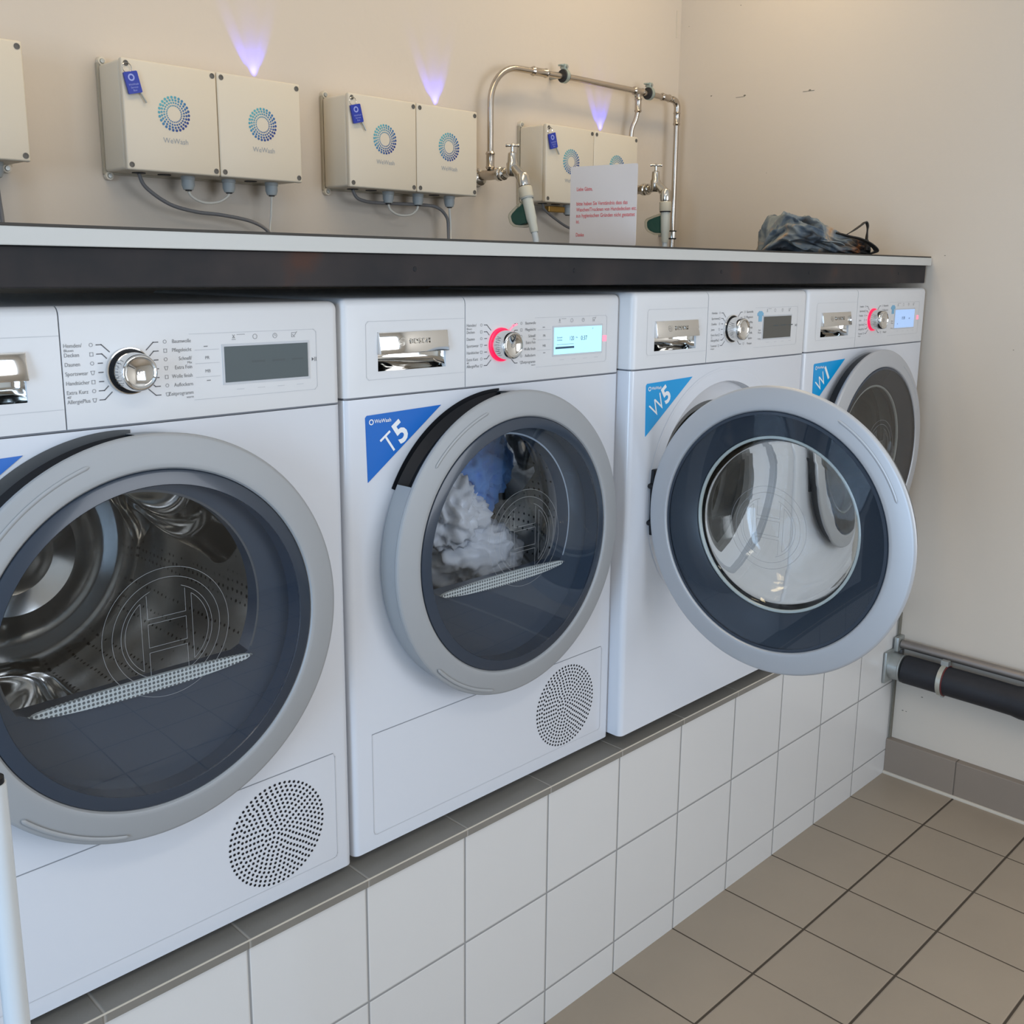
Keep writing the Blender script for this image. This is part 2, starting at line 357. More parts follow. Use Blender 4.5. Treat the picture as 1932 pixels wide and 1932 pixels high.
def text(bm, body, x, y, z, size, align='LEFT', bold=0.0, rot=0.0, sx=1.0, extr=0.0, mtx=None):
    cu = bpy.data.curves.new('t', 'FONT'); cu.body = body; cu.size = size; cu.align_x = align; cu.align_y = 'CENTER'; cu.offset = bold; cu.extrude = extr
    cu.resolution_u = 3
    o = bpy.data.objects.new('t', cu); C.objects.link(o)
    dg = bpy.context.evaluated_depsgraph_get(); me = bpy.data.meshes.new_from_object(o.evaluated_get(dg))
    m4 = Matrix.Translation((x, y, z)) @ Matrix.Rotation(rot, 4, 'Y') @ Matrix.Rotation(PI / 2, 4, 'X') @ Matrix.Diagonal((sx, 1, 1, 1))
    if mtx: m4 = mtx @ m4
    me.transform(m4); bm.from_mesh(me)
    bpy.data.objects.remove(o); bpy.data.curves.remove(cu); bpy.data.meshes.remove(me)
    return bm
def cut(bm, cutter):
    ma = bpy.data.meshes.new('a'); bmesh.ops.recalc_face_normals(bm, faces=bm.faces); bm.to_mesh(ma); bm.free()
    mb = bpy.data.meshes.new('b'); bmesh.ops.recalc_face_normals(cutter, faces=cutter.faces); cutter.to_mesh(mb); cutter.free()
    a = bpy.data.objects.new('a', ma); b = bpy.data.objects.new('b', mb); C.objects.link(a); C.objects.link(b)
    md = a.modifiers.new('b', 'BOOLEAN'); md.operation = 'DIFFERENCE'; md.object = b; md.solver = 'EXACT'
    dg = bpy.context.evaluated_depsgraph_get(); me = bpy.data.meshes.new_from_object(a.evaluated_get(dg))
    out = bmesh.new(); out.from_mesh(me)
    for o in (a, b): bpy.data.objects.remove(o)
    for q in (ma, mb, me): bpy.data.meshes.remove(q)
    return out
def solid_cyl(c, r, y0, y1, n=96):
    bm = bmesh.new(); return prism(bm, [(c[0] + r * math.cos(2 * PI * k / n), c[1] + r * math.sin(2 * PI * k / n)) for k in range(n)], y0, y1)

# ------------------------------------------------------------ the room
XW, YB, XL, YF, ZC = 0.215, 0.82, -4.4, -2.7, 2.55
struct('floor', box(XL - .1, XW + .1, YF - .1, YB + .1, -0.1, 0), m_floor)
struct('ceiling', box(XL - .1, XW + .1, YF - .1, YB + .1, ZC, ZC + .1), m_ceil)
struct('wall_back', box(XL - .1, XW + .1, YB, YB + .1, 0, ZC), m_wall)
struct('wall_right', box(XW, XW + .1, YF - .1, YB, 0, ZC), m_wall)
# left wall with a doorway, front wall with a window
bm = bmesh.new(); bx(bm, XL - .1, XL, YF, -1.75, 0, ZC); bx(bm, XL - .1, XL, -.65, YB, 0, ZC); bx(bm, XL - .1, XL, -1.75, -.65, 2.2, ZC)
struct('wall_left', bm, m_wall)
bm = bmesh.new(); bx(bm, XL, -1.60, YF - .1, YF, 0, ZC); bx(bm, 0.0, XW, YF - .1, YF, 0, ZC); bx(bm, -1.60, 0.0, YF - .1, YF, 0, .85); bx(bm, -1.60, 0.0, YF - .1, YF, 2.15, ZC)
struct('wall_front', bm, m_wall)
bm = bmesh.new()
for a in ((-1.60, 0.0, .85, .90), (-1.60, 0.0, 2.10, 2.15), (-1.60, -1.55, .90, 2.10), (-.05, 0.0, .90, 2.10), (-.82, -.78, .90, 2.10)):
    bx(bm, a[0], a[1], YF - .06, YF - .01, a[2], a[3])
struct('window_1', bm, m_pole)
bm = bmesh.new()
for a in ((-1.75, -1.70, 0, 2.2), (-.70, -.65, 0, 2.2), (-1.70, -.70, 2.15, 2.2)): bx(bm, XL - .06, XL - .01, a[0], a[1], a[2], a[3])
struct('door_1', bm, m_pole)
# tiled plinth wall under the machines, and the ledge on it
struct('wall_plinth', box(XL, XW - .004, 0, 0.06, 0, 0.472), m_wtile)
struct('trim_ledge', box(XL, XW - .004, -0.006, 0.80, 0.472, 0.486, bev=0.0015, sel=lambda c: c.y < -0.005 and c.z > .485), m_ledge)
struct('trim_ledge_edge', box(XL, XW - .004, -0.0066, -0.0058, 0.4838, 0.4862), m_caulk)
# skirting on the right wall
struct('baseboard_right', box(XW - .022, XW, YF, -0.0005, 0.006, 0.103, bev=0.002, sel=lambda c: c.x < XW - .02 and c.z > .1), m_skirt)
struct('trim_skirting_joint', box(XW - .028, XW - .0, YF, -0.0005, 0.0, 0.007, bev=0.003, sel=lambda c: c.x < XW - .02 and c.z > .006), m_caulk)
bm = bmesh.new(); bx(bm, XW - .012, XW, -0.006, -0.0005, 0.103, 0.47)
struct('trim_corner_joint', bm, m_mortar)
bm = bmesh.new()
for (y, z, r) in ((.7002, 1.89, .0022), (.5856, 1.879, .003), (.379, 1.8705, .0028), (.7905, 2.095, .0012), (.6134, 2.125, .0015), (-.031, 1.427, .0014), (.5, 1.66, .001), (-.22, 1.2, .0012), (-.08, .245, .002), (-.03, .19, .002), (-.04, .19, .0015)):
    bmesh.ops.create_icosphere(bm, subdivisions=1, radius=r, matrix=Matrix.Translation((XW, y, z)) @ Matrix.Diagonal((0.15, 1.6, 0.8, 1)))
bx(bm, XW - .0006, XW + .001, .585, .615, 1.8755, 1.8765); bx(bm, XW - .0006, XW + .001, .365, .40, 1.868, 1.8692)
struct('trim_wall_scuffs', bm, m_mortar)
bm = bmesh.new(); cyl(bm, (0.1935, YB - .0008, 2.065), (0.192, YB - .0008, 2.14), .0018, 6)
struct('trim_corner_crack', bm, m_caulk)

# ------------------------------------------------------------ countertop and beam
t = thing('countertop', 'long white laminate countertop with a thin dark top edge above the machines', 'countertop', (-1.9, 0.4, 1.402))
link('board', box(-2.4, 2.112, -0.4, 0.405, 0, 0.0195, bev=0.001), m_top, t)
link('edge_strip', box(-2.4, 2.105, -0.4005, 0.405, 0.0197, 0.0225), m_edge, t)
t = thing('support_beam', 'dark rusty steel beam with drilled holes running under the countertop', 'beam', (-1.9, 0.008, 1.358))
bm = bmesh.new(); bx(bm, -2.4, 2.098, 0, 0.006, 0, 0.0435, bev=0.0015); bx(bm, -2.4, 2.098, 0.006, 0.05, 0, 0.006); bx(bm, -2.4, 2.098, 0.006, 0.05, 0.0375, 0.0435)
link('channel', bm, m_beam, t)
for hx in (-1.487, -1.150, -.7245, -.388, .045):
    bm = bmesh.new(); lathe(bm, [(0.0001, -.0006), (.0032, -.0006), (.0036, 0.0)], (hx + 1.9, 0, 0.0235), 16)
    link('bolt_hole', bm, m_black, t)

# ------------------------------------------------------------ machines
CX, CZ, RO, RI = 0.2985, 0.4475, 0.2477, 0.2062

def emblem(name, parent, cx, y, cz, R, m, w=0.0011, rot=0.0):
    """double ring with an H shaped armature"""
    bm = bmesh.new()
    ring2d(bm, cx, y, cz, R - w, R); ring2d(bm, cx, y, cz, R * .85 - w, R * .85)
    a = .30 * R; b = .55 * R; c2 = .70 * R
    seg2d(bm, [(cx - a, cz + .26 * R), (cx + a, cz + .26 * R)], y, w); seg2d(bm, [(cx - a, cz - .26 * R), (cx + a, cz - .26 * R)], y, w)
    seg2d(bm, [(cx - a, cz + .18 * R), (cx + a, cz + .18 * R), (cx + a, cz - .18 * R), (cx - a, cz - .18 * R), (cx - a, cz + .18 * R)], y, w)
    for s in (-1, 1):
        seg2d(bm, [(cx + s * a, cz + .26 * R), (cx + s * a, cz + .62 * R)], y, w); seg2d(bm, [(cx + s * a, cz - .26 * R), (cx + s * a, cz - .62 * R)], y, w)
        seg2d(bm, [(cx + s * .40 * R, cz + .52 * R), (cx + s * .40 * R, cz - .52 * R)], y, w)
        a0 = math.radians(-52) if s > 0 else math.radians(128)
        ring2d(bm, cx, y, cz, R * .66 - w, R * .66, a0, a0 + math.radians(104), 24)
    ring2d(bm, cx, y, cz, R * .72 - w, R * .72, math.radians(-70), math.radians(70), 24)
    ring2d(bm, cx, y, cz, R * .72 - w, R * .72, math.radians(110), math.radians(250), 24)
    return link(name, bm, m, parent)

def logo_ring(bm, cx, y, cz, R, arms=26, n=4):
    for i in range(arms):
        for j in range(n):
            r = R * (0.93 - 0.155 * j); a = 2 * PI * i / arms + j * 0.19
            disc(bm, cx + r * math.cos(a), y, cz + r * math.sin(a), R * (0.082 - 0.013 * j), 8)

DRY_L = [('Hemden/', 'Blusen'), ('Decken', ''), ('Daunen', ''), ('Sportswear', ''), ('Handtücher', ''), ('Extra Kurz', "40'"), ('AllergiePlus', '')]
DRY_R = [('Baumwolle', ''), ('Pflegeleicht', ''), ('Schnell/', 'Mix'), ('Extra Fein', ''), ('Wolle finish', ''), ('Auflockern', ''), ('Zeitprogramm', 'warm')]
WAS_L = [('Hemden', ''), ('Sportswear', ''), ('Dunkles', ''), ('Jeans', ''), ("Extra Kurz", "15'"), ('AllergiePlus', ''), ('Trommel', 'reinigen')]
WAS_R = [('Baumwolle', ''), ('Pflegeleicht', ''), ('Schnell/Mix', ''), ('Fein/Seide', ''), ('Wolle', ''), ('Spülen', ''), ('Pumpen', '')]

m_frame = mat('slate_inner_plastic', (.058, .078, .108), .30, coat=.3)
m_lip = mat('pale_lip_plastic', (.40, .47, .55), .4)
m_rubgrey = mat('grey_seal', (.085, .09, .095), .55)
m_dull = mat('dull_steel', (.30, .27, .25), .5, metal=.8, var=.1, vscale=40)
def control_panel(t, kind, on, lcdmat):
    W = 0.598; HZ0, HZ1 = 0.7015, (0.8385 if kind == 'dryer' else 0.8365); SEAM = 0.2265
    front = lambda c: c.y < 0.001
    # right part carries knob and display, left part is the drawer front; rounded upper and side corners
    bm = box(SEAM + .0008, W, 0, 0.56, HZ0, HZ1, bev=0.011, seg=4, sel=lambda c: (c.z > HZ1 - .001 and (c.y < .001 or c.x > W - .001)) or (c.y < .001 and c.x > W - .001))
    p = link('control_panel', bm, m_panel, t, True)
    bm = box(0, SEAM - .0008, 0, 0.56, HZ0, HZ1, bev=0.011, seg=4, sel=lambda c: (c.z > HZ1 - .001 and (c.y < .001 or c.x < .001)) or (c.y < .001 and c.x < .001))
    cb = bmesh.new(); hx0, hx1, hz0, hz1 = (.0605, .1875, .7355, .7905) if kind == 'dryer' else (.062, .191, .731, .785)
    bx(cb, hx0, hx1, -.01, .030, hz0, hz1)
    bm = cut(bm, cb)
    d = link('container_drawer', bm, m_panel, t, True)
    bm = bmesh.new(); bx(bm, SEAM - .0009, SEAM + .0009, .004, .55, HZ0, HZ1 - .004); bx(bm, .003, W - .003, .0035, .55, HZ0 - .0025, HZ0 + .001)
    link('panel_joint', bm, m_line, t)
    # faint outline round the handle field
    bm = bmesh.new(); x0, x1, z0, z1 = .040, SEAM - .001, .7245, .806
    seg2d(bm, [(x1, z1), (x0 + .004, z1), (x0, z1 - .004), (x0, z0 + .004), (x0 + .004, z0), (x1, z0)], -.0003, .0007)
    link('outline', bm, m_faint, d)
    # chrome handle: recessed scoop, lip and hanging plate
    hm = m_chrome
    bm = bmesh.new()
    sx0, sx1 = hx0, hx1; zz = hz0; H = hz1 - hz0
    prof = [(.0005, zz), (.010, zz + .003), (.018, zz + .010), (.021, zz + .018), (.020, zz + .027), (.014, zz + .034), (.004, zz + H * .66)]
    rows = [[bm.verts.new((x, y, z)) for y, z in prof] for x in (sx0, sx0 + .004, sx1 - .010, sx1)]
    for k, yo in ((0, .55), (3, .25)):
        for v in rows[k]: v.co.y *= yo
    for A, B in zip(rows, rows[1:]):
        for i in range(len(prof) - 1): bm.faces.new((A[i], B[i], B[i + 1], A[i + 1]))
    h = link('drawer_handle', bm, hm, d, True, angle=60)
    zp = zz + H * .44
    bm = box(sx0, sx1 + .001, -.0035, .004, zp, hz1, bev=0.0012)
    for v in bm.verts:
        if v.co.z < zp + .01 and v.co.y < 0: v.co.y -= .0045
    lip = link('handle_plate', bm, hm, d, True)
    bm = bmesh.new(); cx, cz = (sx0 + sx1) / 2, (zp + hz1) / 2 + .001
    tx = bmesh.new(); text(tx, 'BOSCH', cx + .010, -.0066, cz, .0105, 'CENTER', sx=1.15, extr=.0009, bold=.0002)
    ring2d(tx, cx - .024, -.0072, cz, .0048, .0057, n=28); ring2d(tx, cx - .024, -.0072, cz, .0026, .0032, n=24)
    seg2d(tx, [(cx - .0265, cz), (cx - .0215, cz)], -.0072, .001)
    bm.free(); link('embossed_lettering', tx, mat('embossed_chrome', (.62, .61, .58), .25, metal=1.0), d)
    # knob
    kx, kz = (.3025, .763) if kind == 'dryer' else (.309, .7635)
    bm = bmesh.new(); lathe(bm, [(.0215, 0), (.0265, 0), (.0262, -.003), (.0235, -.0040), (.0215, -.0035)], (kx, 0, kz), 64)
    link('knob_ring', bm, m_red if on else m_black, p, True)
    if not on:
        bm = bmesh.new(); lathe(bm, [(.0262, -.0005), (.0272, -.0005), (.0270, -.0036), (.0258, -.0038)], (kx, 0, kz), 64)
        link('knob_collar', bm, m_chrome, p, True)
    bm = bmesh.new(); lathe(bm, [(.0225, -.002), (.0236, -.005), (.0218, -.024), (.0210, -.0285), (.0200, -.0300), (.0182, -.0306), (.0168, -.0290), (.0150, -.0277), (.0001, -.0272)], (kx, 0, kz), 72)
    k = link('knob', bm, m_chrome, p, True, angle=50)
    bm = bmesh.new(); ring2d(bm, kx, -.0276, kz, .0031, .0037, n=24); seg2d(bm, [(kx, kz - .0016), (kx, kz + .0016)], -.0276, .0007)
    link('power_symbol', bm, m_print2, p)
    bm = bmesh.new()
    for i in range(9):
        a = math.radians(150 + i * 9); 
        c = Vector((kx + .0231 * math.cos(a), 0, kz + .0231 * math.sin(a)))
        tn = Vector((-math.sin(a), 0, math.cos(a))) * .0003
        bm.faces.new([bm.verts.new((c.x + s * tn.x, yy, c.z + s * tn.z)) for s, yy in ((-1, -.012), (1, -.012), (1, -.019), (-1, -.019))])
    link('dial_marks', bm, m_print2, p)
    # printed programme names, ticks and icons
    dx = kx - .3025; L, R = (DRY_L, DRY_R) if kind == 'dryer' else (WAS_L, WAS_R)
    txs = [bmesh.new(), bmesh.new()]; tks = [bmesh.new(), bmesh.new()]; ics = [bmesh.new(), bmesh.new()]; y = -.0004; z0 = .7945; dz = .01042
    if kind != 'dryer': z0 = .795; dz = .0105
    for i in range(7):
        z = z0 - i * dz; s = .0064
        text(txs[0], L[i][0], .2292 + (.010 if kind != 'dryer' else 0), y, z, s, 'LEFT', sx=.86)
        if L[i][1]: text(txs[0], L[i][1], .2294 + (.010 if kind != 'dryer' else 0), y, z - .0052, .0042, 'LEFT')
        rx = .3812 + (.004 if kind != 'dryer' else 0)
        text(txs[1], R[i][0], rx, y, z, s, 'RIGHT', sx=.86)
        if R[i][1]: text(txs[1], R[i][1], rx, y, z - .0052, .0042, 'RIGHT')
        for ic, xx in zip(ics, (.2600 + dx, .3478 + dx)):
            if i in (0, 2, 5): ring2d(ic, xx, y, z + .0002, .0017, .0022, n=12)
            elif i in (1, 4): seg2d(ic, [(xx - .0018, z - .002), (xx + .0018, z - .002), (xx + .0018, z + .002), (xx - .0018, z + .002), (xx - .0018, z - .002)], y, .0005)
            else: seg2d(ic, [(xx - .0022, z + .002), (xx + .0022, z + .002), (xx + .001, z - .002), (xx - .001, z - .002), (xx - .0022, z + .002)], y, .0005)
        e = {0: (.0163, -.0085), 1: (.0125, -.0052), 5: (.0125, .0048), 6: (.0163, .0080)}.get(i)
        for sgn in (-1, 1):
            xa = (.2658 if sgn < 0 else .3392) + dx; xb = xa - sgn * .0060
            if e: pts = [(xa, z), (xb, z), (xb - sgn * (e[0] - .0075), z + e[1])]
            else: pts = [(xa - sgn * .001, z), (xb - sgn * .0, z)]
            seg2d(tks[0 if sgn < 0 else 1], pts, y, .0011)
    for q in range(2): link('program_names', txs[q], m_print2, p); link('tick_marks', tks[q], m_print, p); link('program_icons', ics[q], m_print2, p)
    # display with its framed field
    ln = bmesh.new(); seg2d(ln, [(.379 if kind == 'dryer' else .392, .8024), (.556, .8024), (.560, .799), (.560, .7265), (.556, .7225), (.382 if kind == 'dryer' else .392, .7225)], y, .0006)
    if kind == 'dryer':
        for z in (.7828, .7664, .7497): seg2d(ln, [(.3855, z), (.4176, z)], y, .0006)
    link('field_lines', ln, m_faint, p)
    bm = bmesh.new()
    for xx in (.438, .468, .497, .526): seg2d(bm, [(xx + .002, .7312), (xx + .012, .7312)], y, .0007)
    link('button_marks', bm, m_faint, p)
    def icon(f): b_ = bmesh.new(); f(b_); link('display_icon', b_, m_print2, p)
    def i1(b): seg2d(b, [(.436, .7935), (.441, .7935)], y, .0006); seg2d(b, [(.437, .7995), (.440, .7955), (.437, .7955), (.440, .7995)], y, .0005); seg2d(b, [(.443, .7995), (.454, .7995)], y, .0005)
    def i2(b): ring2d(b, .4685, y, .7962, .0027, .0032, n=20)
    def i3(b): ring2d(b, .4975, y, .7962, .0027, .0032, n=20); seg2d(b, [(.4975, .7982), (.4975, .7962), (.4988, .7962)], y, .0004)
    def i4(b): seg2d(b, [(.5275, .7935), (.5225, .7935), (.5225, .7990), (.5285, .7990)], y, .0005); seg2d(b, [(.524, .7965), (.526, .7945), (.5305, .8002)], y, .0006)
    for f in (i1, i2, i3, i4): icon(f)
    bm = bmesh.new()
    if kind == 'dryer':
        text(bm, '–', .400, y, .7872, .009, 'CENTER', bold=.0003); text(bm, 'PR', .4015, y, .7728, .0055, 'CENTER'); text(bm, 'MB', .4015, y, .7565, .0055, 'CENTER'); text(bm, '–', .4020, y, .7455, .009, 'CENTER', bold=.0003)
    else:
        text(bm, 'Start\nPause', .4125, y, .7545, .0050, 'CENTER'); text(bm, 'Fertig', .4125, y, .7395, .0046, 'CENTER')
    link('option_lettering', bm, m_print2, p)
    x0, x1, zb, zt = (.4245, .5455, .7408, .7852) if kind == 'dryer' else (.4255, .5330, .7395, .7838)
    link('display_frame', box(x0 - .003, x1 + .003, -.0008, .001, zb - .003, zt + .003), m_faint, p)
    ds = link('display', box(x0, x1, -.0016, .001, zb, zt), lcdmat, p)
    bm = bmesh.new()
    if on and kind == 'dryer':
        text(bm, '120', x0 + .037, -.0020, .7660, .010, 'LEFT', sx=.8); text(bm, 'Min', x0 + .053, -.0020, .7672, .0035); text(bm, '0:37', x0 + .066, -.0020, .7655, .0105, 'LEFT', sx=.9)
        text(bm, 'Schrank\ntrocken', x0 + .006, -.0020, .7665, .0042); seg2d(bm, [(x0 + .004, .7515), (x0 + .048, .7515)], -.0020, .0034); seg2d(bm, [(x0 + .006, .7570), (x0 + .048, .7570)], -.0020, .0005); text(bm, '°', x0 + .095, -.0020, .779, .008)
    elif on: text(bm, '0:38', x0 + .045, -.0020, .763, .010, 'CENTER'); text(bm, 'min', x0 + .074, -.0020, .762, .006); text(bm, '^', x0 + .012, -.0020, .748, .009)
    else: seg2d(bm, [(x0 + .038, .765), (x0 + .055, .765)], -.0020, .0025); seg2d(bm, [(x0 + .068, .765), (x0 + .085, .765)], -.0020, .0025); seg2d(bm, [(x0 + .097, .765), (x0 + .113, .765)], -.0020, .0020)
    link('display_digits', bm, m_lcdtx if on else m_lcdtx2, p)
    bm = bmesh.new(); sxp = .5535
    if on: prism(bm, rrect(sxp - .0045, sxp + .0065, .7575, .7680, .001, 2), -.0006, 0)
    else:
        bm.faces.new([bm.verts.new(q) for q in ((sxp - .001, y, .7655), (sxp - .001, y, .7605), (sxp + .002, y, .763))]); seg2d(bm, [(sxp + .0035, .7605), (sxp + .0035, .7655)], y, .0006); seg2d(bm, [(sxp + .0055, .7605), (sxp + .0055, .7655)], y, .0006)
    link('start_button', bm, m_pink if on else m_print, p)
    if on and kind == 'dryer':
        bm = bmesh.new(); seg2d(bm, [(kx + .0345, .7935), (kx + .027, .7915), (kx + .019, .785)], -.0008, .0032); link('lit_program_mark', bm, m_pink, p)
    if kind != 'dryer':
        bm = bmesh.new(); sx = .4125; sz = .7845
        poly = [(sx - .006, sz - .010), (sx + .006, sz - .010), (sx + .006, sz + .003), (sx + .010, sz + .001), (sx + .0115, sz + .006), (sx + .005, sz + .011), (sx - .005, sz + .011), (sx - .0115, sz + .006), (sx - .010, sz + .001), (sx - .006, sz + .003)]
        prism(bm, poly, -.0008, 0); link('shirt_sticker', bm, mat('pale_blue_print_sticker', (.18, .40, .58), .5), p)

def sticker(t, word, num, m, kind):
    bm = bmesh.new(); o = (0, 0) if kind == 'dryer' else (.006, -.001)
    P0, P1, P2 = (.036 + o[0], .6745 + o[1]), (.177 + o[0], .6785 + o[1]), (.0385 + o[0], .578 + o[1])
    if kind != 'dryer': P1 = (.184, .6775)
    prism(bm, [(P0[0] + .003, P0[1]), P1, P2, (P0[0], P0[1] - .003)], -.0010, -.0001)
    s = link('number_sticker', bm, m, t)
    if not word: return
    ang = -math.atan2(P1[1] - P2[1], P1[0] - P2[0])
    bm = bmesh.new(); x, z = P0[0] + (.053 if word == 'T' else .048), P0[1] - (.037 if word == 'T' else .034)
    ca, sa = math.cos(-ang), math.sin(-ang); of = .0125 if word == 'T' else .0160
    text(bm, word, x - of * ca, -.0014, z - of * sa, .044, 'CENTER', rot=ang, sx=.9, bold=-.0002)
    text(bm, num, x + of * ca, -.0014, z + of * sa, .046, 'CENTER', rot=ang, bold=.0014)
    text(bm, 'WeWash', P0[0] + .0155, -.0014, P0[1] - .0095, .0078, 'LEFT', bold=.0001); ring2d(bm, P0[0] + .010, -.0014, P0[1] - .0098, .0027, .0042, n=20)
    link('sticker_lettering', bm, m_paper, s)

def make_machine(kind, loc, label, group, on, word, num, lcdmat, stm, door_angle=0.0, skirt_open=None):
    W = .598
    t = thing('tumble_dryer' if kind == 'dryer' else 'washing_machine', label, 'tumble dryer' if kind == 'dryer' else 'washing machine', loc, group)
    # cabinet: sheet steel body with a round port
    bm = box(0, W, 0, .58, 0, .6985, bev=.011, seg=4, sel=lambda c: c.y < .001 and (c.x < .001 or c.x > W - .001))
    hole_r = .214
    bm = cut(bm, solid_cyl((CX, CZ), hole_r, -.05, .52))
    link('cabinet', bm, m_white, t, True)
    for x in (.05, W - .05):
        for y in (.06, .52):
            bm = bmesh.new(); fz = .4862 - loc[2]; lathe_z(bm, [(.018, fz), (.018, fz + .006), (.012, fz + .007), (.012, .001)], (x, y, 0)); link('foot', bm, m_rubber, t, True)
    control_panel(t, kind, on, lcdmat)
    sticker(t, word, num, stm, kind)
    c = (CX, 0, CZ)
    if kind == 'dryer':
        # drum behind the door, its perforated wall and three smooth lifting paddles
        bm = bmesh.new(); lathe(bm, [(.2138, .036), (.196, .040), (.192, .060), (.200, .085), (.2125, .10), (.2128, .49)], c, 96)
        dr = link('drum', bm, m_drumback, t, True)
        bm = bmesh.new(); lathe(bm, [(.0001, .440), (.035, .442), (.050, .452), (.066, .456), (.080, .450), (.096, .444), (.112, .450), (.128, .460), (.150, .462), (.168, .455), (.186, .456), (.2128, .470)], c, 72); link('drum_back', bm, m_drum, dr, True)
        for a0 in (26, 146, 266):
            bm = bmesh.new(); N = 28; rows = []; K = 18
            for i in range(N + 1):
                u = i / N; yy = .11 + .36 * u; hgt = .062 * (math.sin(PI * min(1, u / .97)) ** .45 if 0 < u < .97 else 0.0); row = []
                for j in range(K + 1):
                    v = (j / K - .5) * 2; tw = 26 * (u - .5) + 8 * math.sin(u * 6.0); a = math.radians(a0 + (20 + 5 * math.sin(u * 7)) * v - tw)
                    h = math.cos(v * PI / 2) ** 1.1 * (1 - .28 * math.exp(-(v / .28) ** 2))
                    r = .2120 - hgt * max(0, h); row.append(bm.verts.new((CX + r * math.cos(a), yy, CZ + r * math.sin(a))))
                rows.append(row)
            for A_, B_ in zip(rows, rows[1:]):
                for j in range(K): bm.faces.new((A_[j], A_[j + 1], B_[j + 1], B_[j]))
            link('paddle', bm, m_drum, dr, True, angle=180)
        # kick panel with vent
        kp = bmesh.new(); seg2d(kp, [(.567, .190), (.037, .190)], -.0005, .0012); link('kick_panel_joint', kp, m_line, t)
        bm = bmesh.new(); x0, x1, z0, z1, r = .037, .571, .023, .190, .006
        seg2d(bm, [(x0, z1 - .001), (x0, z0 + r), (x0 + r * .3, z0 + r * .3), (x0 + r, z0), (x1 - r, z0), (x1 - r * .3, z0 + r * .3), (x1, z0 + r), (x1, z1 - r), (x1 - .003, z1)], -.0005, .0009)
        link('kick_panel_outline', bm, m_faint, t)
        bm = bmesh.new()
        for i in range(13):
            rr = .0744 - i * .0061; k = max(1, int(round(2 * PI * rr / .0079))) if rr > .002 else 1
            for j in range(k):
                a = 2 * PI * (j + .5 * (i % 2)) / k; disc(bm, .472 + rr * math.cos(a), -.0005, .102 + rr * math.sin(a), .00205, 10)
        link('vent_holes', bm, m_black, t)
    else:
        # dished white port surround, grey gasket and drum
        bm = bmesh.new(); lathe(bm, [(.2415, -.0006), (.2400, -.0010), (.232, .0008), (.2135, .0075), (.212, .020), (.190, .026), (.172, .034)], c, 96)
        for v in bm.verts:
            pass
        link('port_surround', bm, m_white, t, True)
        bm = bmesh.new(); lathe(bm, [(.173, .0335), (.162, .037), (.156, .045), (.160, .060), (.172, .066), (.172, .10), (.160, .105)], c, 96)
        link('door_gasket', bm, m_gasket, t, True)
        bm = bmesh.new(); lathe(bm, [(.160, .105), (.205, .115), (.2125, .14), (.2125, .49), (.10, .485), (.0001, .480)], c, 96)
        dr = link('drum', bm, m_drumback, t, True)
        for a0 in (90, 210, 330):
            bm = bmesh.new(); bx(bm, -.018, .018, .15, .46, .150, .211, bev=.012, seg=3)
            bm.transform(Matrix.Translation((CX, 0, CZ)) @ Matrix.Rotation(math.radians(a0), 4, 'Y')); link('paddle', bm, m_drum, dr, True)
        bm = bmesh.new(); bx(bm, CX - .232, CX - .214, -.006, .004, CZ - .06, CZ + .065, bev=.002); link('hinge_plate', bm, m_black, t, True)
    if kind == 'dryer':
        bm = bmesh.new(); N = 48; a0, a1 = math.radians(90), math.radians(168 if not on else 152); ex = .0075 if not on else .0012; pv = None
        for k in range(N + 1):
            a = a0 + (a1 - a0) * k / N; ro = .2470 + ex * math.sin(PI * k / N) ** .8 if not on else .2470 + ex * math.sin(PI * k / N)
            cur = [bm.verts.new((CX + r * math.cos(a), -.0008, CZ + r * math.sin(a))) for r in (.2142, ro)]
            if pv: bm.faces.new((pv[0], pv[1], cur[1], cur[0]))
            pv = cur
        link('seal_band', bm, m_rubgrey if not on else m_black, t)
    # ---- door
    dmat = m_silver if kind == 'dryer' else m_silver2
    cd = Vector((0, 0, 0)); hx = -RO if kind != 'dryer' else RO
    def dl(prof, n=128, a0=0, a1=2 * PI): b = bmesh.new(); lathe(b, prof, (0, 0, 0), n, a0, a1); return b
    yf = -.050 if kind == 'dryer' else -.040
    prof = [(RO - .004, yf + .012), (RO - .0008, yf + .0085), (RO, yf + .0055), (RO - .001, yf + .003), (RO - .003, yf + .0014), (RO - .0034, yf + .0012), (RO - .006, yf + .0006), (RO - .020, yf - .0020), (RI + .008, yf - .0038), (RI + .003, yf - .0040), (RI + .002, yf - .0036), (RI, yf - .0010), (RI - .001, yf + .006)]
    d = link('door', dl(prof), dmat, t, True, (CX, 0, CZ), 25)
    if kind == 'dryer':
        # silver side wall all round but the grip at upper left, where a dark scoop shows
        g0, g1 = math.radians(92), math.radians(166 if not on else 150)
        link('door_side', dl([(RO - .0035, yf + .010), (RO - .002, yf + .014), (RO - .004, -.006), (RO - .008, -.002)], 100, g1, g0 + 2 * PI), dmat, d, True)
        link('grip_recess', dl([(RO - .005, yf + .010), (RO - .016, yf + .014), (RO - .018, -.014), (RO - .006, -.003)], 40, g0 - .03, g1 + .03), m_black, d, True)
    else:
        link('door_side', dl([(RO - .0035, yf + .010), (RO - .006, yf + .016), (RO - .009, -.010), (RO - .020, -.004), (.215, -.001), (.160, -.002)], 120), m_black if not door_angle else m_gasket, d, True)
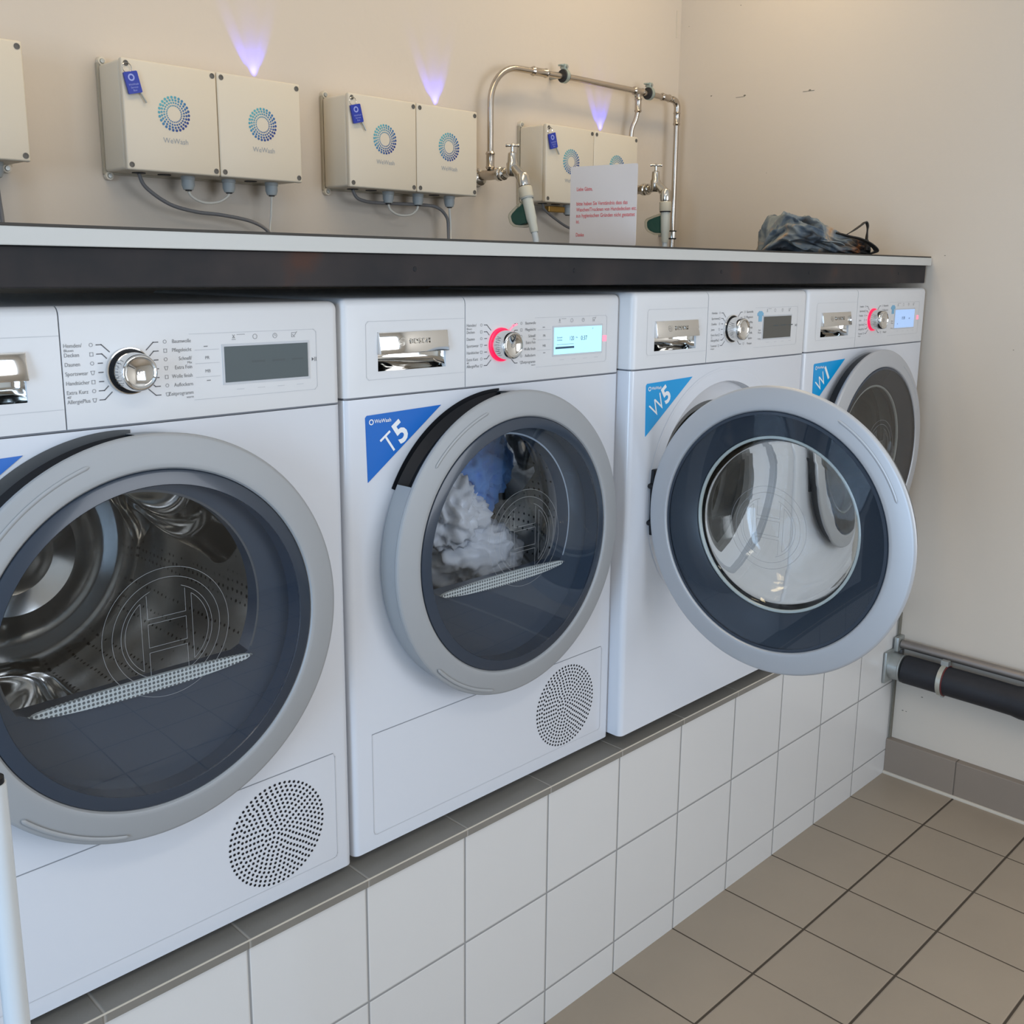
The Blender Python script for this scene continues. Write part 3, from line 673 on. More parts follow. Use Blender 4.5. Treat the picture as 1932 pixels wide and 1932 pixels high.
    # grip grooves
    def groove(a0, a1, r, w=.0024):
        b = bmesh.new(); n = 40; rows = []
        for k in range(n + 1):
            a = math.radians(a0 + (a1 - a0) * k / n); ss = .2 if k in (0, n) else 1
            rows.append([b.verts.new(((r + q * ss) * math.cos(a), yf - .0021 - h * ss, (r + q * ss) * math.sin(a))) for q, h in ((-w, 0), (-w * .4, .0009), (w * .4, .0009), (w, 0))])
        for A_, B_ in zip(rows, rows[1:]):
            for j in range(3): b.faces.new((A_[j], B_[j], B_[j + 1], A_[j + 1]))
        link('groove', b, dmat, d, True)
    if kind == 'dryer': groove(108, 140, .2300); groove(223, 256, .2385)
    else: groove(22, 62, .2300)
    if kind == 'dryer':
        link('glass_bezel', dl([(RI + .0006, yf + .002), (RI - .0015, yf - .0025), (RI - .004, yf - .0035), (.1885, yf - .0050), (.1875, yf - .0040)], 120), m_dark, d, True, None, 20)
        b = bmesh.new(); lathe(b, [(.1885, yf - .0048), (.12, yf - .0062), (.06, yf - .0068), (.0001, yf - .0070)], (0, 0, 0), 96)
        gl = link('door_glass', b, m_glassD, d, True)
        b = bmesh.new(); n = 96; fy = -.026; ox, oz, rw, chd = -.018, .018, .160, -.058; inn = []
        for k in range(n):
            a = 2 * PI * k / n; x, z = ox + rw * math.cos(a), oz + rw * math.sin(a)
            if z < chd: f_ = (chd - oz) / (z - oz); x = ox + (x - ox) * f_; z = chd
            inn.append((x, z))
        for k in range(n):
            a, e = 2 * PI * k / n, 2 * PI * (k + 1) / n; i0, i1 = inn[k], inn[(k + 1) % n]
            P_ = [(.1880, yf - .0036), (.1885, fy)]
            b.faces.new([b.verts.new(p) for p in ((.1885 * math.cos(a), fy, .1885 * math.sin(a)), (.1885 * math.cos(e), fy, .1885 * math.sin(e)), (i1[0], fy, i1[1]), (i0[0], fy, i0[1]))])
            b.faces.new([b.verts.new(p) for p in ((.1880 * math.cos(a), yf - .003, .1880 * math.sin(a)), (.1880 * math.cos(e), yf - .003, .1880 * math.sin(e)), (.1885 * math.cos(e), fy, .1885 * math.sin(e)), (.1885 * math.cos(a), fy, .1885 * math.sin(a)))])
            b.faces.new([b.verts.new(p) for p in ((i0[0], fy, i0[1]), (i1[0], fy, i1[1]), (i1[0] * 1.03, fy + .030, i1[1]), (i0[0] * 1.03, fy + .030, i0[1]))])
        bmesh.ops.remove_doubles(b, verts=b.verts, dist=1e-6)
        link('inner_frame', b, m_frame, d, True)
        b = bmesh.new(); ring2d(b, ox, fy - .0006, oz, rw - .0005, rw + .0022, math.radians(-24), math.radians(200), 72); link('window_lip', b, m_lip if on else m_gasket, d)
        b = bmesh.new(); top_ = [(-.150 + .300 * k / 30 * .93, chd + .0075 * math.sin(PI * k / 30) ** .5 + .0005) for k in range(31)]; bot_ = [(x, chd - .0115 * math.sin(PI * k / 30) ** .45 + .0005) for k, (x, z) in enumerate(top_)][1:-1][::-1]
        prism(b, top_ + bot_, fy - .0050, fy - .0002); link('lint_filter', b, m_filt, d)
        em_y = yf - .0076; em_c = (0.004, .012); em_r = .079
    else:
        link('glass_bezel', dl([(RI + .0006, yf + .002), (RI - .0015, yf - .0025), (RI - .006, yf - .0030)], 120), m_dark, d, True)
        b = bmesh.new(); lathe(b, [(RI - .0055, yf - .0028), (.12, yf - .0046), (.06, yf - .0052), (.0001, yf - .0054)], (0, 0, 0), 96)
        gl = link('door_glass', b, m_glassW if door_angle else m_glassG, d, True)
        # dark ring behind the glass with the clear bowl set in it
        b = bmesh.new(); n = 96; zo = .010
        for k in range(n):
            a0_, a1_ = 2 * PI * k / n, 2 * PI * (k + 1) / n
            for (r0, y0, z0, r1, y1, z1) in ((RI - .002, yf + .000, 0, .170, yf + .010, zo), (.170, yf + .010, zo, .1535, yf + .016, zo), (.1535, yf + .016, zo, .152, yf + .030, zo)):
                b.faces.new([b.verts.new(p) for p in ((r0 * math.cos(a0_), y0, z0 + r0 * math.sin(a0_)), (r0 * math.cos(a1_), y0, z0 + r0 * math.sin(a1_)), (r1 * math.cos(a1_), y1, z1 + r1 * math.sin(a1_)), (r1 * math.cos(a0_), y1, z1 + r1 * math.sin(a0_)))])
        bmesh.ops.remove_doubles(b, verts=b.verts, dist=1e-6)
        link('inner_ring', b, m_dark, d, True)
        b = bmesh.new(); n = 96
        lathe(b, [(.0001, yf + .116), (.06, yf + .1145), (.100, yf + .106), (.122, yf + .092), (.134, yf + .070), (.140, yf + .045), (.143, yf + .028), (.147, yf + .022), (.1525, yf + .022), (.1528, yf + .030), (.150, yf + .050), (.144, yf + .078), (.130, yf + .106), (.105, yf + .120), (.06, yf + .1265), (.0001, yf + .128)], (0, 0, zo), 96)
        bmesh.ops.recalc_face_normals(b, faces=b.faces)
        link('glass_bowl', b, m_bowl2 if door_angle else m_bowl, d, True, None, 80)
        b = bmesh.new(); lathe(b, [(.1525, yf + .018), (.1500, yf + .0165), (.1475, yf + .018), (.1475, yf + .022)], (0, 0, zo), 96)
        link('bowl_rim', b, mat('glass_rim', (.55, .60, .58), .1, spec=.8), d, True, None, 80)
        em_y = yf - .0060; em_c = (0.0, .010); em_r = .071
    emblem('etched_emblem', d, em_c[0], em_y, em_c[1], em_r, m_etch, .00042 if kind == 'dryer' else .0005)
    if door_angle:
        q = Matrix.Translation((.060, -.2566, .4425)) @ Matrix.Rotation(-math.radians(door_angle), 4, 'Z') @ Matrix.Translation((0, .040, 0))
        for hz in (-.035, .035):
            b = bmesh.new(); tube(b, smoothpath([(.075, .008, CZ + hz), (.060, -.006, CZ + hz), (.072, -.022, CZ + hz), (.078, -.040, CZ + hz)]), .005, 8); link('hinge_arm', b, m_black, t, True)
        d.matrix_local = q
    return t

G1 = 'laundry machines in a row under the countertop'
M1 = make_machine('dryer', (-2.203, .0264, .4999), 'white tumble dryer with an unlit display and an empty steel drum, nearest of the row', G1, False, '', '', m_lcd, m_stB)
M2 = make_machine('dryer', (-1.5991, .0293, .5033), 'white tumble dryer with blue T5 sticker, display lit, laundry inside', G1, True, 'T', '5', m_lcdon, m_stB)
M3 = make_machine('washer', (-1.000, .0012, .5085), 'white washing machine with cyan W5 sticker, its round glass door swung wide open', G1, False, 'W', '5', m_lcdw, m_stC, 88.3)
M4 = make_machine('washer', (-.400, 0, .5100), 'white washing machine with cyan W1 sticker, door closed, last before the right wall', G1, True, 'W', '1', m_lcdon2, m_stC)
for o, dz in ((M2, .0), (M3, .0), (M4, 0)): pass

# laundry inside the T5 dryer
def cloth_blob(name, c, sx, sy, sz, m, seed, amp=.3, sub=5, rot=(0, 0, 0)):
    bm = bmesh.new(); bmesh.ops.create_icosphere(bm, subdivisions=sub, radius=1)
    for v in bm.verts:
        p = v.co * 1.6 + Vector((seed, seed * .7, 0)); k = 1 + amp * noise.noise(p) + amp * .55 * (1 - abs(noise.noise(p * 2.3)) * 2.4) + amp * .2 * noise.noise(p * 5)
        v.co = Vector((v.co.x * sx * k, v.co.y * sy * k, v.co.z * sz * k))
    bm.transform(Matrix.Rotation(rot[1], 4, 'Y'))
    return link(name, bm, m, None, True, c, 180)

# ------------------------------------------------------------ control boxes on the back wall
def control_box(x0, label, led=True):
    t = thing('control_box', label, 'control box', (x0, YB - .10, 1.554), 'white control boxes on the back wall')
    W, H, D = .370, .190, .10
    bm = box(0, W, .008, D - .008, .0, H, bev=.006, seg=3); link('housing', bm, m_box, t, True)
    link('back_plate', box(-.002, W + .002, D - .008, D - .0005, -.003, H + .003), m_edge_plate, t)
    for k in range(2):
        a = 0 if k == 0 else W / 2 + .0008; b = W / 2 - .0008 if k == 0 else W
        l = link('lid', box(a, b, -.004, .0085, -.001, H + .001, bev=.0035, seg=3), m_box, t, True)
        cx = (a + b) / 2 + (.003 if k == 0 else .003)
        bm = bmesh.new(); logo_ring(bm, 0, 0, 0, .0315); lo = link('lid_logo', bm, m_logo, l); lo.location = (cx, -.0045, .1045)
        bm = bmesh.new(); text(bm, 'WeWash', cx + .001, -.0045, .0560, .0135, 'CENTER', sx=.95); link('lid_lettering', bm, m_faintp, l)
        for sx in (a + .0085, b - .0085):
            for sz in (.0085, H - .0085):
                bm = bmesh.new(); lathe(bm, [(.0048, -.0038), (.0050, -.0046), (.0030, -.0048), (.0027, -.0042), (.0001, -.0040)], (sx, 0, sz), 20); link('lid_screw', bm, m_screw, l, True)
    for ex in (.0075, W - .0075):
        for ez, s in ((-.004, -1), (H + .0045, 1)):
            bm = bmesh.new(); lathe(bm, [(.0001, -.010), (.0075, -.010), (.0080, -.008), (.0080, 0)], (ex, D - .0005, ez + s * .002), 20); link('mounting_ear', bm, m_box, t, True)
            bm = bmesh.new(); lathe(bm, [(.0001, -.0135), (.0038, -.0132), (.0050, -.0100)], (ex, D, ez + s * .002), 16); link('ear_screw', bm, m_galv, t, True)
    for gx in (.144, .2315, .329):
        bm = bmesh.new(); lathe_z(bm, [(.0135, 0), (.0135, -.006), (.0125, -.007), (.0125, -.017), (.0095, -.025), (.0060, -.026)], (gx, .050, .0), n=20)
        bmesh.ops.recalc_face_normals(bm, faces=bm.faces); g = link('cable_gland', bm, m_gland, t, True)
        bm = bmesh.new(); lathe_z(bm, [(.0062, -.0245), (.0062, -.0275)], (gx, .050, .0), n=14); link('gland_seal', bm, m_black, g, True)
    for gx in (.0455, .096, .281):
        bm = bmesh.new(); lathe_z(bm, [(.0125, .001), (.0125, -.0015)], (gx, .050, .0), n=20); bmesh.ops.recalc_face_normals(bm, faces=bm.faces); link('blanking_plug', bm, m_black, t)
    bm = bmesh.new(); lathe_z(bm, [(.0035, 0), (.0035, .002), (.001, .0035)], (.330, D - .022, H), n=12); link('indicator_light', bm, m_blueled, t, True)
    if led:
        for a, e in ((-24, 1.9), (15, 1.4), (-3, 1.5)):
            d = bpy.data.lights.new('indicator_beam', 'SPOT'); d.energy = e * .85; d.color = (.06, .07, 1.0); d.spot_size = math.radians(19 if abs(a) > 5 else 40); d.spot_blend = .9; d.shadow_soft_size = .002
            o = bpy.data.objects.new('indicator_beam', d); C.objects.link(o); o.parent = t; o.location = (.330, D - .016, H + .004)
            dirv = Vector((math.sin(math.radians(a)), (.21 if abs(a) > 5 else .34), math.cos(math.radians(a)))); o.rotation_euler = dirv.to_track_quat('-Z', 'Y').to_euler()
    return t
m_edge_plate = mat('box_back_edge', (.42, .38, .30), .7)
m_faintp = mat('grey_lettering', (.30, .34, .38), .6)
m_screw = mat('grey_screw', (.10, .095, .085), .5)
XB = [-2.107, -1.570, -1.081, -.473]
BL = ['white two-lid control box cut off by the left edge of the photo', 'white two-lid control box second from the left, above the nearest dryer', 'white two-lid control box left of the arched steel pipe', 'white two-lid control box under the arched steel pipe, partly behind the paper notice']
for x, lb in zip(XB, BL): control_box(x, lb)

# blue key tags hanging from the top left lid screws
tl = ['blue key tag hanging on the second control box from the left', 'blue key tag hanging on the control box left of the pipe', 'blue key tag hanging on the control box under the arched pipe']
for i, x in enumerate(XB[1:]):
    t = thing('key_tag', tl[i], 'key tag', (x + .0085, YB - .108, 1.7355), 'blue key tags on the control boxes')
    R_ = Matrix.Rotation(math.radians((14, 14, 16)[i]), 4, 'Y')
    bm = bmesh.new(); tube(bm, [(.0085 * math.cos(2 * PI * k / 20), 0, -.0085 + .0085 * math.sin(2 * PI * k / 20)) for k in range(21)], .0007, 6, False); link('split_ring', bm, m_chrome, t, True)
    bm = bmesh.new(); prism(bm, rrect(-.013, .013, -.052, -.015, .002, 3), -.0035, .0005); bm.transform(R_.inverted()); g = link('tag_plate', bm, m_tag, t)
    bm = bmesh.new(); ring2d(bm, -.001, -.0040, -.025, .0035, .0062, n=20)
    text(bm, 'WeWash', 0, -.0040, -.037, .0050, 'CENTER'); text(bm, 'Service', 0, -.0040, -.042, .0048, 'CENTER'); text(bm, 'Box', 0, -.0040, -.047, .0048, 'CENTER')
    bm.transform(R_.inverted()); link('tag_print', bm, m_tagtx, t)
    bm = bmesh.new(); cyl(bm, (.010, -.001, -.052), (.016, -.001, -.070), .0017, 8); bm.transform(R_.inverted() @ Matrix.Translation((0, 0, 0))); link('key_stem', bm, m_galv, t, True)

# cables
def cable(pts, r, m, label, group=None):
    bm = bmesh.new(); tube(bm, smoothpath(pts), r, 10); return tag(link('cable', bm, m, None, True), label, 'cable', group)
yc = YB - .05; x = XB[1]
zc = 1.4247
cable([(x + .0455, yc, 1.5525), (x + .058, yc, 1.528), (x + .103, yc, 1.500), (x + .157, yc, 1.488), (x + .215, yc, 1.484), (x + .28, yc, 1.474), (x + .318, yc, 1.455), (x + .328, yc, zc)], .0036, m_cgrey, 'grey cable curving down from the second control box from the left')
cable([(x + .144, yc, 1.526), (x + .150, yc, 1.517), (x + .168, yc, 1.508), (x + .188, yc, 1.506), (x + .210, yc, 1.510), (x + .226, yc, 1.519), (x + .2315, yc, 1.526)], .0026, m_cwhite, 'short white cable looping between two glands of the second box from the left')
cable([(x + .329, yc, 1.526), (x + .326, yc, 1.49), (x + .3245, yc + .004, 1.46), (x + .324, yc + .004, zc)], .0022, m_cwhite, 'thin white cable dropping from the second control box from the left')
x = XB[2]
cable([(x + .0455, yc, 1.5525), (x + .055, yc, 1.537), (x + .075, yc, 1.530), (x + .12, yc + .006, 1.528), (x + .25, yc + .006, 1.530), (x + .293, yc, 1.525), (x + .320, yc, 1.505), (x + .3255, yc, 1.475), (x + .3255, yc, zc)], .0038, m_cgrey, 'grey cable bending right and down under the control box left of the pipe')
cable([(x + .144, yc, 1.526), (x + .150, yc, 1.514), (x + .168, yc, 1.505), (x + .188, yc, 1.503), (x + .210, yc, 1.506), (x + .226, yc, 1.516), (x + .2315, yc, 1.526)], .0028, m_cwhite, 'short white cable looping between glands of the box left of the pipe')
cable([(x + .329, yc, 1.526), (x + .332, yc, 1.49), (x + .332, yc, 1.46), (x + .332, yc, zc)], .0032, m_cwhite, 'white cable dropping straight down from the control box left of the pipe')
x = XB[3]
cable([(x + .0455, yc, 1.5525), (x + .052, yc, 1.540), (x + .07, yc, 1.529), (x + .101, yc, 1.514), (x + .144, yc, 1.497), (x + .20, yc, 1.485), (x + .28, yc, 1.47), (x + .31, yc, zc)], .0034, m_cgrey, 'grey cable under the control box below the arched pipe, running behind the notice')
link_bar = tag(link('terminal_strip', box(x + .062, x + .125, yc - .008, yc + .008, 1.533, 1.548, bev=.002), mat('brass_yellow', (.38, .22, .05), .4, metal=.5)), 'small brass yellow strip under the control box below the arched pipe', 'terminal strip')
cable([(XB[0] + .329, yc, 1.526), (XB[0] + .331, yc, 1.49), (XB[0] + .333, yc, 1.46), (XB[0] + .333, yc, zc)], .0036, m_cgrey, 'grey cable dropping from the control box at the left photo edge')

# ------------------------------------------------------------ water pipes and taps
yp = YB - .05
t = thing('water_pipe', 'steel water pipe arching over the right-hand control box', 'pipe', (-.617, yp, 1.6125))
O = Vector((-.617, yp, 1.6125))
def L(p): return Vector(p) - O
xl, xr, zt = -.617, .1445, 1.879
bend = [(xl, yp, 1.625), (xl, yp, 1.765)] + [(xl + .095 - .095 * math.cos(a), yp, 1.782 + .092 * math.sin(a)) for a in [math.radians(k) for k in range(0, 91, 9)]] + [(-.42, yp, 1.8765), (-.30, yp, zt)]
bm = bmesh.new(); tube(bm, [L(p) for p in bend] + [L((-.04, yp, zt)), L((xr - .028, yp, 1.876))], .0078, 16); link('arch_tube', bm, m_steel, t, True)
bm = bmesh.new(); tube(bm, [L((xr - .028, yp, 1.876))] + [L((xr - .022 + .022 * math.sin(a), yp, 1.854 + .022 * math.cos(a))) for a in [math.radians(k) for k in range(0, 91, 15)]] + [L((xr, yp, 1.83))], .0095, 16); link('elbow_fitting', bm, m_steel, t, True)
bm = bmesh.new(); tube(bm, [L((xr, yp, 1.835)), L((xr, yp, zc))], .0078, 16); link('down_tube', bm, m_steel, t, True)
bm = bmesh.new(); tube(bm, smoothpath([L((-.040, yp, zt)), L((-.040, yp, 1.835)), L((-.043, yp + .004, 1.805)), L((-.050, yp + .012, 1.775)), L((-.050, yp + .014, 1.72)), L((-.050, yp + .012, 1.625))]), .0066, 14); link('branch_tube', bm, m_steel, t, True)
def collar(a, b, r=.0108):
    bm = bmesh.new(); a, b = L(a), L(b); dvec = (b - a)
    tube(bm, [a, a + dvec * .12, a + dvec * .2, a + dvec * .8, a + dvec * .88, b], [r * .85, r * 1.12, r * .95, r * .95, r * 1.12, r * .85], 16); link('press_fitting', bm, m_steel, t, True)
collar((xl, yp, 1.625), (xl, yp, 1.668)); collar((-.475, yp, 1.8755), (-.415, yp, 1.877)); collar((-.065, yp, zt), (-.018, yp, zt), .0102); collar((-.040, yp, 1.862), (-.040, yp, 1.822), .0095)
collar((.065, yp, 1.878), (.108, yp, 1.877), .0100); collar((xr, yp, 1.845), (xr, yp, 1.805), .0100)
# pipe clamps on the arch and the down pipe
for nm, p, vert, lb in (('pipe_clamp', (-.352, yp, zt), False, 'rubber lined pipe clamp on the top run, left one'), ('pipe_clamp', (.008, yp, zt), False, 'rubber lined pipe clamp on the top run, near the branch'), ('pipe_clamp', (xr, yp, 1.490), True, 'chromed pipe clamp low on the vertical pipe by the corner')):
    q = thing(nm, lb, 'pipe clamp', p, 'clamps on the steel water pipe'); ax = Vector((0, 0, 1)) if vert else Vector((1, 0, 0))
    bm = bmesh.new(); lathe_z(bm, [(.0155, -.009), (.0165, -.007), (.0165, .007), (.0155, .009)] if not vert else [(.0110, -.013), (.0125, -.012), (.0125, .012), (.0110, .013)], (0, 0, 0), ax, 24); link('rubber_lining', bm, m_rubber, q, True)
    bm = bmesh.new(); lathe_z(bm, [(.0178, -.0055), (.0178, .0055)] if not vert else [(.0135, -.009), (.0135, .009)], (0, 0, 0), ax, 24); link('clamp_band', bm, m_clampgreen if not vert else m_chrome, q, True)
    if not vert:
        bm = bmesh.new(); bx(bm, -.006, .006, -.008, .006, .015, .029, bev=.001); bx(bm, -.014, .006, -.004, .010, .024, .028, bev=.001); link('clamp_lug', bm, m_clampgreen, q)
        bm = bmesh.new(); cyl(bm, (0, -.012, .022), (0, .012, .022), .0035, 10); link('clamp_screw', bm, m_galv, q, True)
    bm = bmesh.new(); cyl(bm, (0, .012, 0), (0, .0495, 0), .004, 10); link('wall_stud', bm, m_galv, q, True)

m_tap = mat('worn_chrome', (.62, .60, .56), .17, metal=1.0)
def tap(x, zj, y0, tilt, label, lb2, yb=None, plate=True):
    """angle valve sticking out of the wall, drawn in the plane x = const, y measured toward the room"""
    t = thing('water_tap', label, 'tap', (x, yb, zj), 'chrome water taps')
    by = .6925 - yb
    if plate:
        bm = bmesh.new(); lathe_z(bm, [(.024, 0), (.023, .003), (.012, .006)], (0, YB - yb, -.004), (0, -1, 0)); lathe_z(bm, [(.022, .004), (.020, .016), (.012, .020)], (0, YB - yb, -.004), (0, -1, 0)); link('wall_flange', bm, m_tap, t, True)
    bm = bmesh.new(); tube(bm, [(0, YB - yb - .004, 0), (0, .0, 0), (0, -.022, .0)], [.011, .013, .012], 16); link('wall_elbow', bm, m_steel, t, True)
    bm = bmesh.new(); lathe_z(bm, [(.013, .022), (.0165, .026), (.0165, .036), (.0135, .038), (.0155, .042), (.0155, .048), (.011, .050)], (0, 0, 0), (0, -1, 0), 12); link('coupling_nut', bm, m_tap, t, True)
    bm = bmesh.new(); tube(bm, [(0, -.045, 0), (0, by - .004, .004)], [.0105, .0115], 16)
    link('inlet', bm, m_tap, t, True)
    bm = bmesh.new(); lathe_z(bm, [(.011, -.014), (.0145, -.010), (.0145, .016), (.0120, .020), (.0105, .040), (.0060, .043)], (0, by, .006), (0, 0, 1), 16); link('valve_body', bm, m_tap, t, True, angle=50)
    bm = bmesh.new(); tube(bm, [(0, by, .016), (0, by - .022, -.002), (0, by - .040, -.017)], [.012, .0125, .0145], 16); link('outlet_arm', bm, m_tap, t, True)
    oz = -.012; oy = by - .036; dn = Vector((0, -math.sin(tilt), -math.cos(tilt)))
    bm = bmesh.new(); lathe_z(bm, [(.0130, -.008), (.0155, -.004), (.0155, .020), (.0148, .023), (.011, .0235), (.011, .030)], (0, oy, oz), dn, 20); link('outlet', bm, m_tap, t, True)
    bm = bmesh.new(); cyl(bm, (0, by, .045), (0, by, .062), .0042, 12); link('spindle', bm, m_tap, t, True)
    bm = bmesh.new(); hd = Vector((.707, -.707, 0)) * .0165; c = Vector((0, by, .064)); tube(bm, [c - hd, c - hd * .8, c - hd * .75, c - hd * .25, c, c + hd * .25, c + hd * .75, c + hd * .8, c + hd], [.0036, .0044, .0034, .0032, .0055, .0032, .0034, .0044, .0036], 12); link('tee_handle', bm, m_tap, t, True)
    # water stop valve hung on the outlet
    base = Vector((x, yb + oy, zj + oz)) + dn * .0245
    q = thing('water_stop_valve', lb2, 'valve', base, 'translucent water stop valves with green insert')
    bm = bmesh.new(); lathe_z(bm, [(.0150, 0), (.0168, .002), (.0170, .024), (.0160, .026)], (0, 0, 0), dn, 28); link('union_nut', bm, m_nut, q, True)
    bm = bmesh.new(); lathe_z(bm, [(.0155, .0255), (.0155, .029)], (0, 0, 0), dn, 24); link('seal_ring', bm, m_black if tilt < .1 else m_gland, q, True)
    bm = bmesh.new(); tube(bm, [dn * .028, dn * .05, dn * .078, dn * .088, dn * .103, dn * .112], [.0128, .0130, .0125, .0108, .0104, .009], 20); link('valve_tube', bm, m_aqb, q, True)
    perp = Vector((0, math.cos(tilt), -math.sin(tilt)))
    def blk(n, mm, s, hw):
        bm = bmesh.new(); out = [(.003, .030), (.030, .036), (.058, .043), (.065, .050), (.064, .068), (.054, .080), (.030, .090), (.003, .092)]
        cc = Vector((.034, .062)); vs = []
        for sd in (-1, 1):
            vs.append([bm.verts.new(perp * (cc.x + (a - cc.x) * s) + dn * (cc.y + (b - cc.y) * s) + Vector((sd * hw, 0, 0))) for a, b in out])
        bm.faces.new(vs[0]); bm.faces.new(vs[1][::-1]); k = len(out)
        for i in range(k): bm.faces.new((vs[0][i], vs[1][i], vs[1][(i + 1) % k], vs[0][(i + 1) % k]))
        bmesh.ops.bevel(bm, geom=bm.edges[:], offset=.002, segments=2, affect='EDGES'); bmesh.ops.recalc_face_normals(bm, faces=bm.faces)
        link(n, bm, mm, q, True)
    blk('housing', m_aq, 1.0, .0125); blk('green_insert', m_aqg, .78, .0095)
    endp = base + dn * .110
    bm = bmesh.new(); tube(bm, [endp, endp + dn * .02, Vector((endp.x, endp.y - .004, zc))], .0075, 14)
    tag(link('water_hose', bm, m_clear, None, True), 'pale hose below the ' + ('tilted valve of the left tap' if tilt > .1 else 'upright valve of the right tap'), 'hose')
    return t
tap(-.617, 1.6125, 0, .31, 'chrome water tap at the left foot of the arched pipe, outlet leaning', 'water stop valve leaning below the left tap', yb=.768)
tap(-.048, 1.6095, 0, .03, 'chrome water tap right of the paper notice', 'water stop valve hanging straight below the right tap', yb=.764)

# pipes on the right wall at floor level
t = thing('wall_pipe', 'thin bare steel pipe along the right wall above the black one', 'pipe', (XW - .020, -.02, .3885))
bm = bmesh.new(); tube(bm, [(0, .0, 0), (0, -2.3, -.006)], .0120, 16); link('tube', bm, m_dull, t, True)
bm = bmesh.new(); bx(bm, -.019, .0195, .002, .014, -.020, .020, bev=.002); link('end_plate', bm, m_galv, t, True)
bm = bmesh.new(); bx(bm, .004, .0195, .0, .012, -.060, -.020, bev=.001); link('link_bar', bm, m_bracket, t, True)
t = thing('drain_pipe', 'thick black sleeved pipe along the right wall above the skirting', 'pipe', (XW - .046, -.018, .330))
bm = bmesh.new(); path = [(0, -.03, 0), (0, -.25, 0), (0, -.31, -.001), (0, -.33, -.001), (0, -1.2, -.002), (0, -2.3, -.004)]; tube(bm, path, [.0385, .0385, .0385, .0415, .0415, .0415], 28); link('sleeve', bm, m_foam, t, True)
bm = bmesh.new(); lathe_z(bm, [(.040, .0), (.040, .004), (.036, .006), (.036, .034), (.038, .036), (.038, .040)], (0, .016, 0), (0, -1, 0), 28); link('end_socket', bm, m_galv, t, True)
bm = bmesh.new(); bx(bm, -.041, .045, .008, .016, -.042, .046, bev=.002); link('end_plate', bm, m_galv, t, True)
t = thing('hose_clamp', 'zinc hose clamp with red rubber edge on the black pipe', 'pipe clamp', (XW - .046, -.150, .330))
bm = bmesh.new(); lathe_z(bm, [(.0405, -.006), (.0425, -.006), (.0425, .006), (.0405, .006)], (0, 0, 0), (0, 1, 0), 32); link('clamp_band', bm, mat('zinc_band', (.50, .50, .44), .4, metal=.6), t, True)
bm = bmesh.new(); lathe_z(bm, [(.0395, -.0075), (.0412, -.0075), (.0412, -.005), (.0395, -.005)], (0, -.0015, 0), (0, 1, 0), 32); link('rubber_lining', bm, mat('red_rubber', (.12, .02, .02), .6), t, True)
bm = bmesh.new(); bx(bm, -.006, .010, -.010, .010, .040, .054, bev=.001); link('clamp_lug', bm, m_galv, t)
bm = bmesh.new(); lathe_z(bm, [(.005, 0), (.005, .005)], (0, 0, -.0475), (0, 0, 1), 10); link('clamp_screw', bm, m_galv, t)
bm = bmesh.new(); cyl(bm, (.008, 0, .047), (.0455, 0, .047), .004, 10); link('wall_stud', bm, m_galv, t, True)

# ------------------------------------------------------------ notice and bag on the countertop
pL, pR = Vector((-.990, .165, 1.4255)), Vector((-.965, .030, 1.4255)); w = (pR - pL).length
t = thing('paper_notice', 'white paper notice with red German text standing on the countertop', 'notice', pL)
t.rotation_euler = (0, 0, math.atan2(pR.y - pL.y, pR.x - pL.x))
bm = bmesh.new(); prism(bm, rrect(0, w, 0, .1405, .003, 3), 0, .0008); link('sheet', bm, m_card, t)
bm = bmesh.new(); s = .0093
for i, (ln, z) in enumerate((('Liebe Gäste,', .1045), ('bitte haben Sie Verständnis dass das', .0790), ('Waschen/Trocknen von Hundedecken etc.', .0685), ('aus hygienischen Gründen nicht gestattet', .0580), ('ist.', .0475), ('Danke', .0240))):
    b2 = bmesh.new(); text(b2, ln, 0, -.0004, 0, s, 'LEFT', bold=.0001); mx = max(v.co.x for v in b2.verts); k = min(.78, (.112 if i == 1 else .124) / mx) if i in (1, 2, 3) else .72
    for v in b2.verts: v.co.x = v.co.x * k + .0135; v.co.z += z - .004
    me = bpy.data.meshes.new('t'); b2.to_mesh(me); b2.free(); bm.from_mesh(me); bpy.data.meshes.remove(me)
link('notice_text', bm, m_redtx, t)

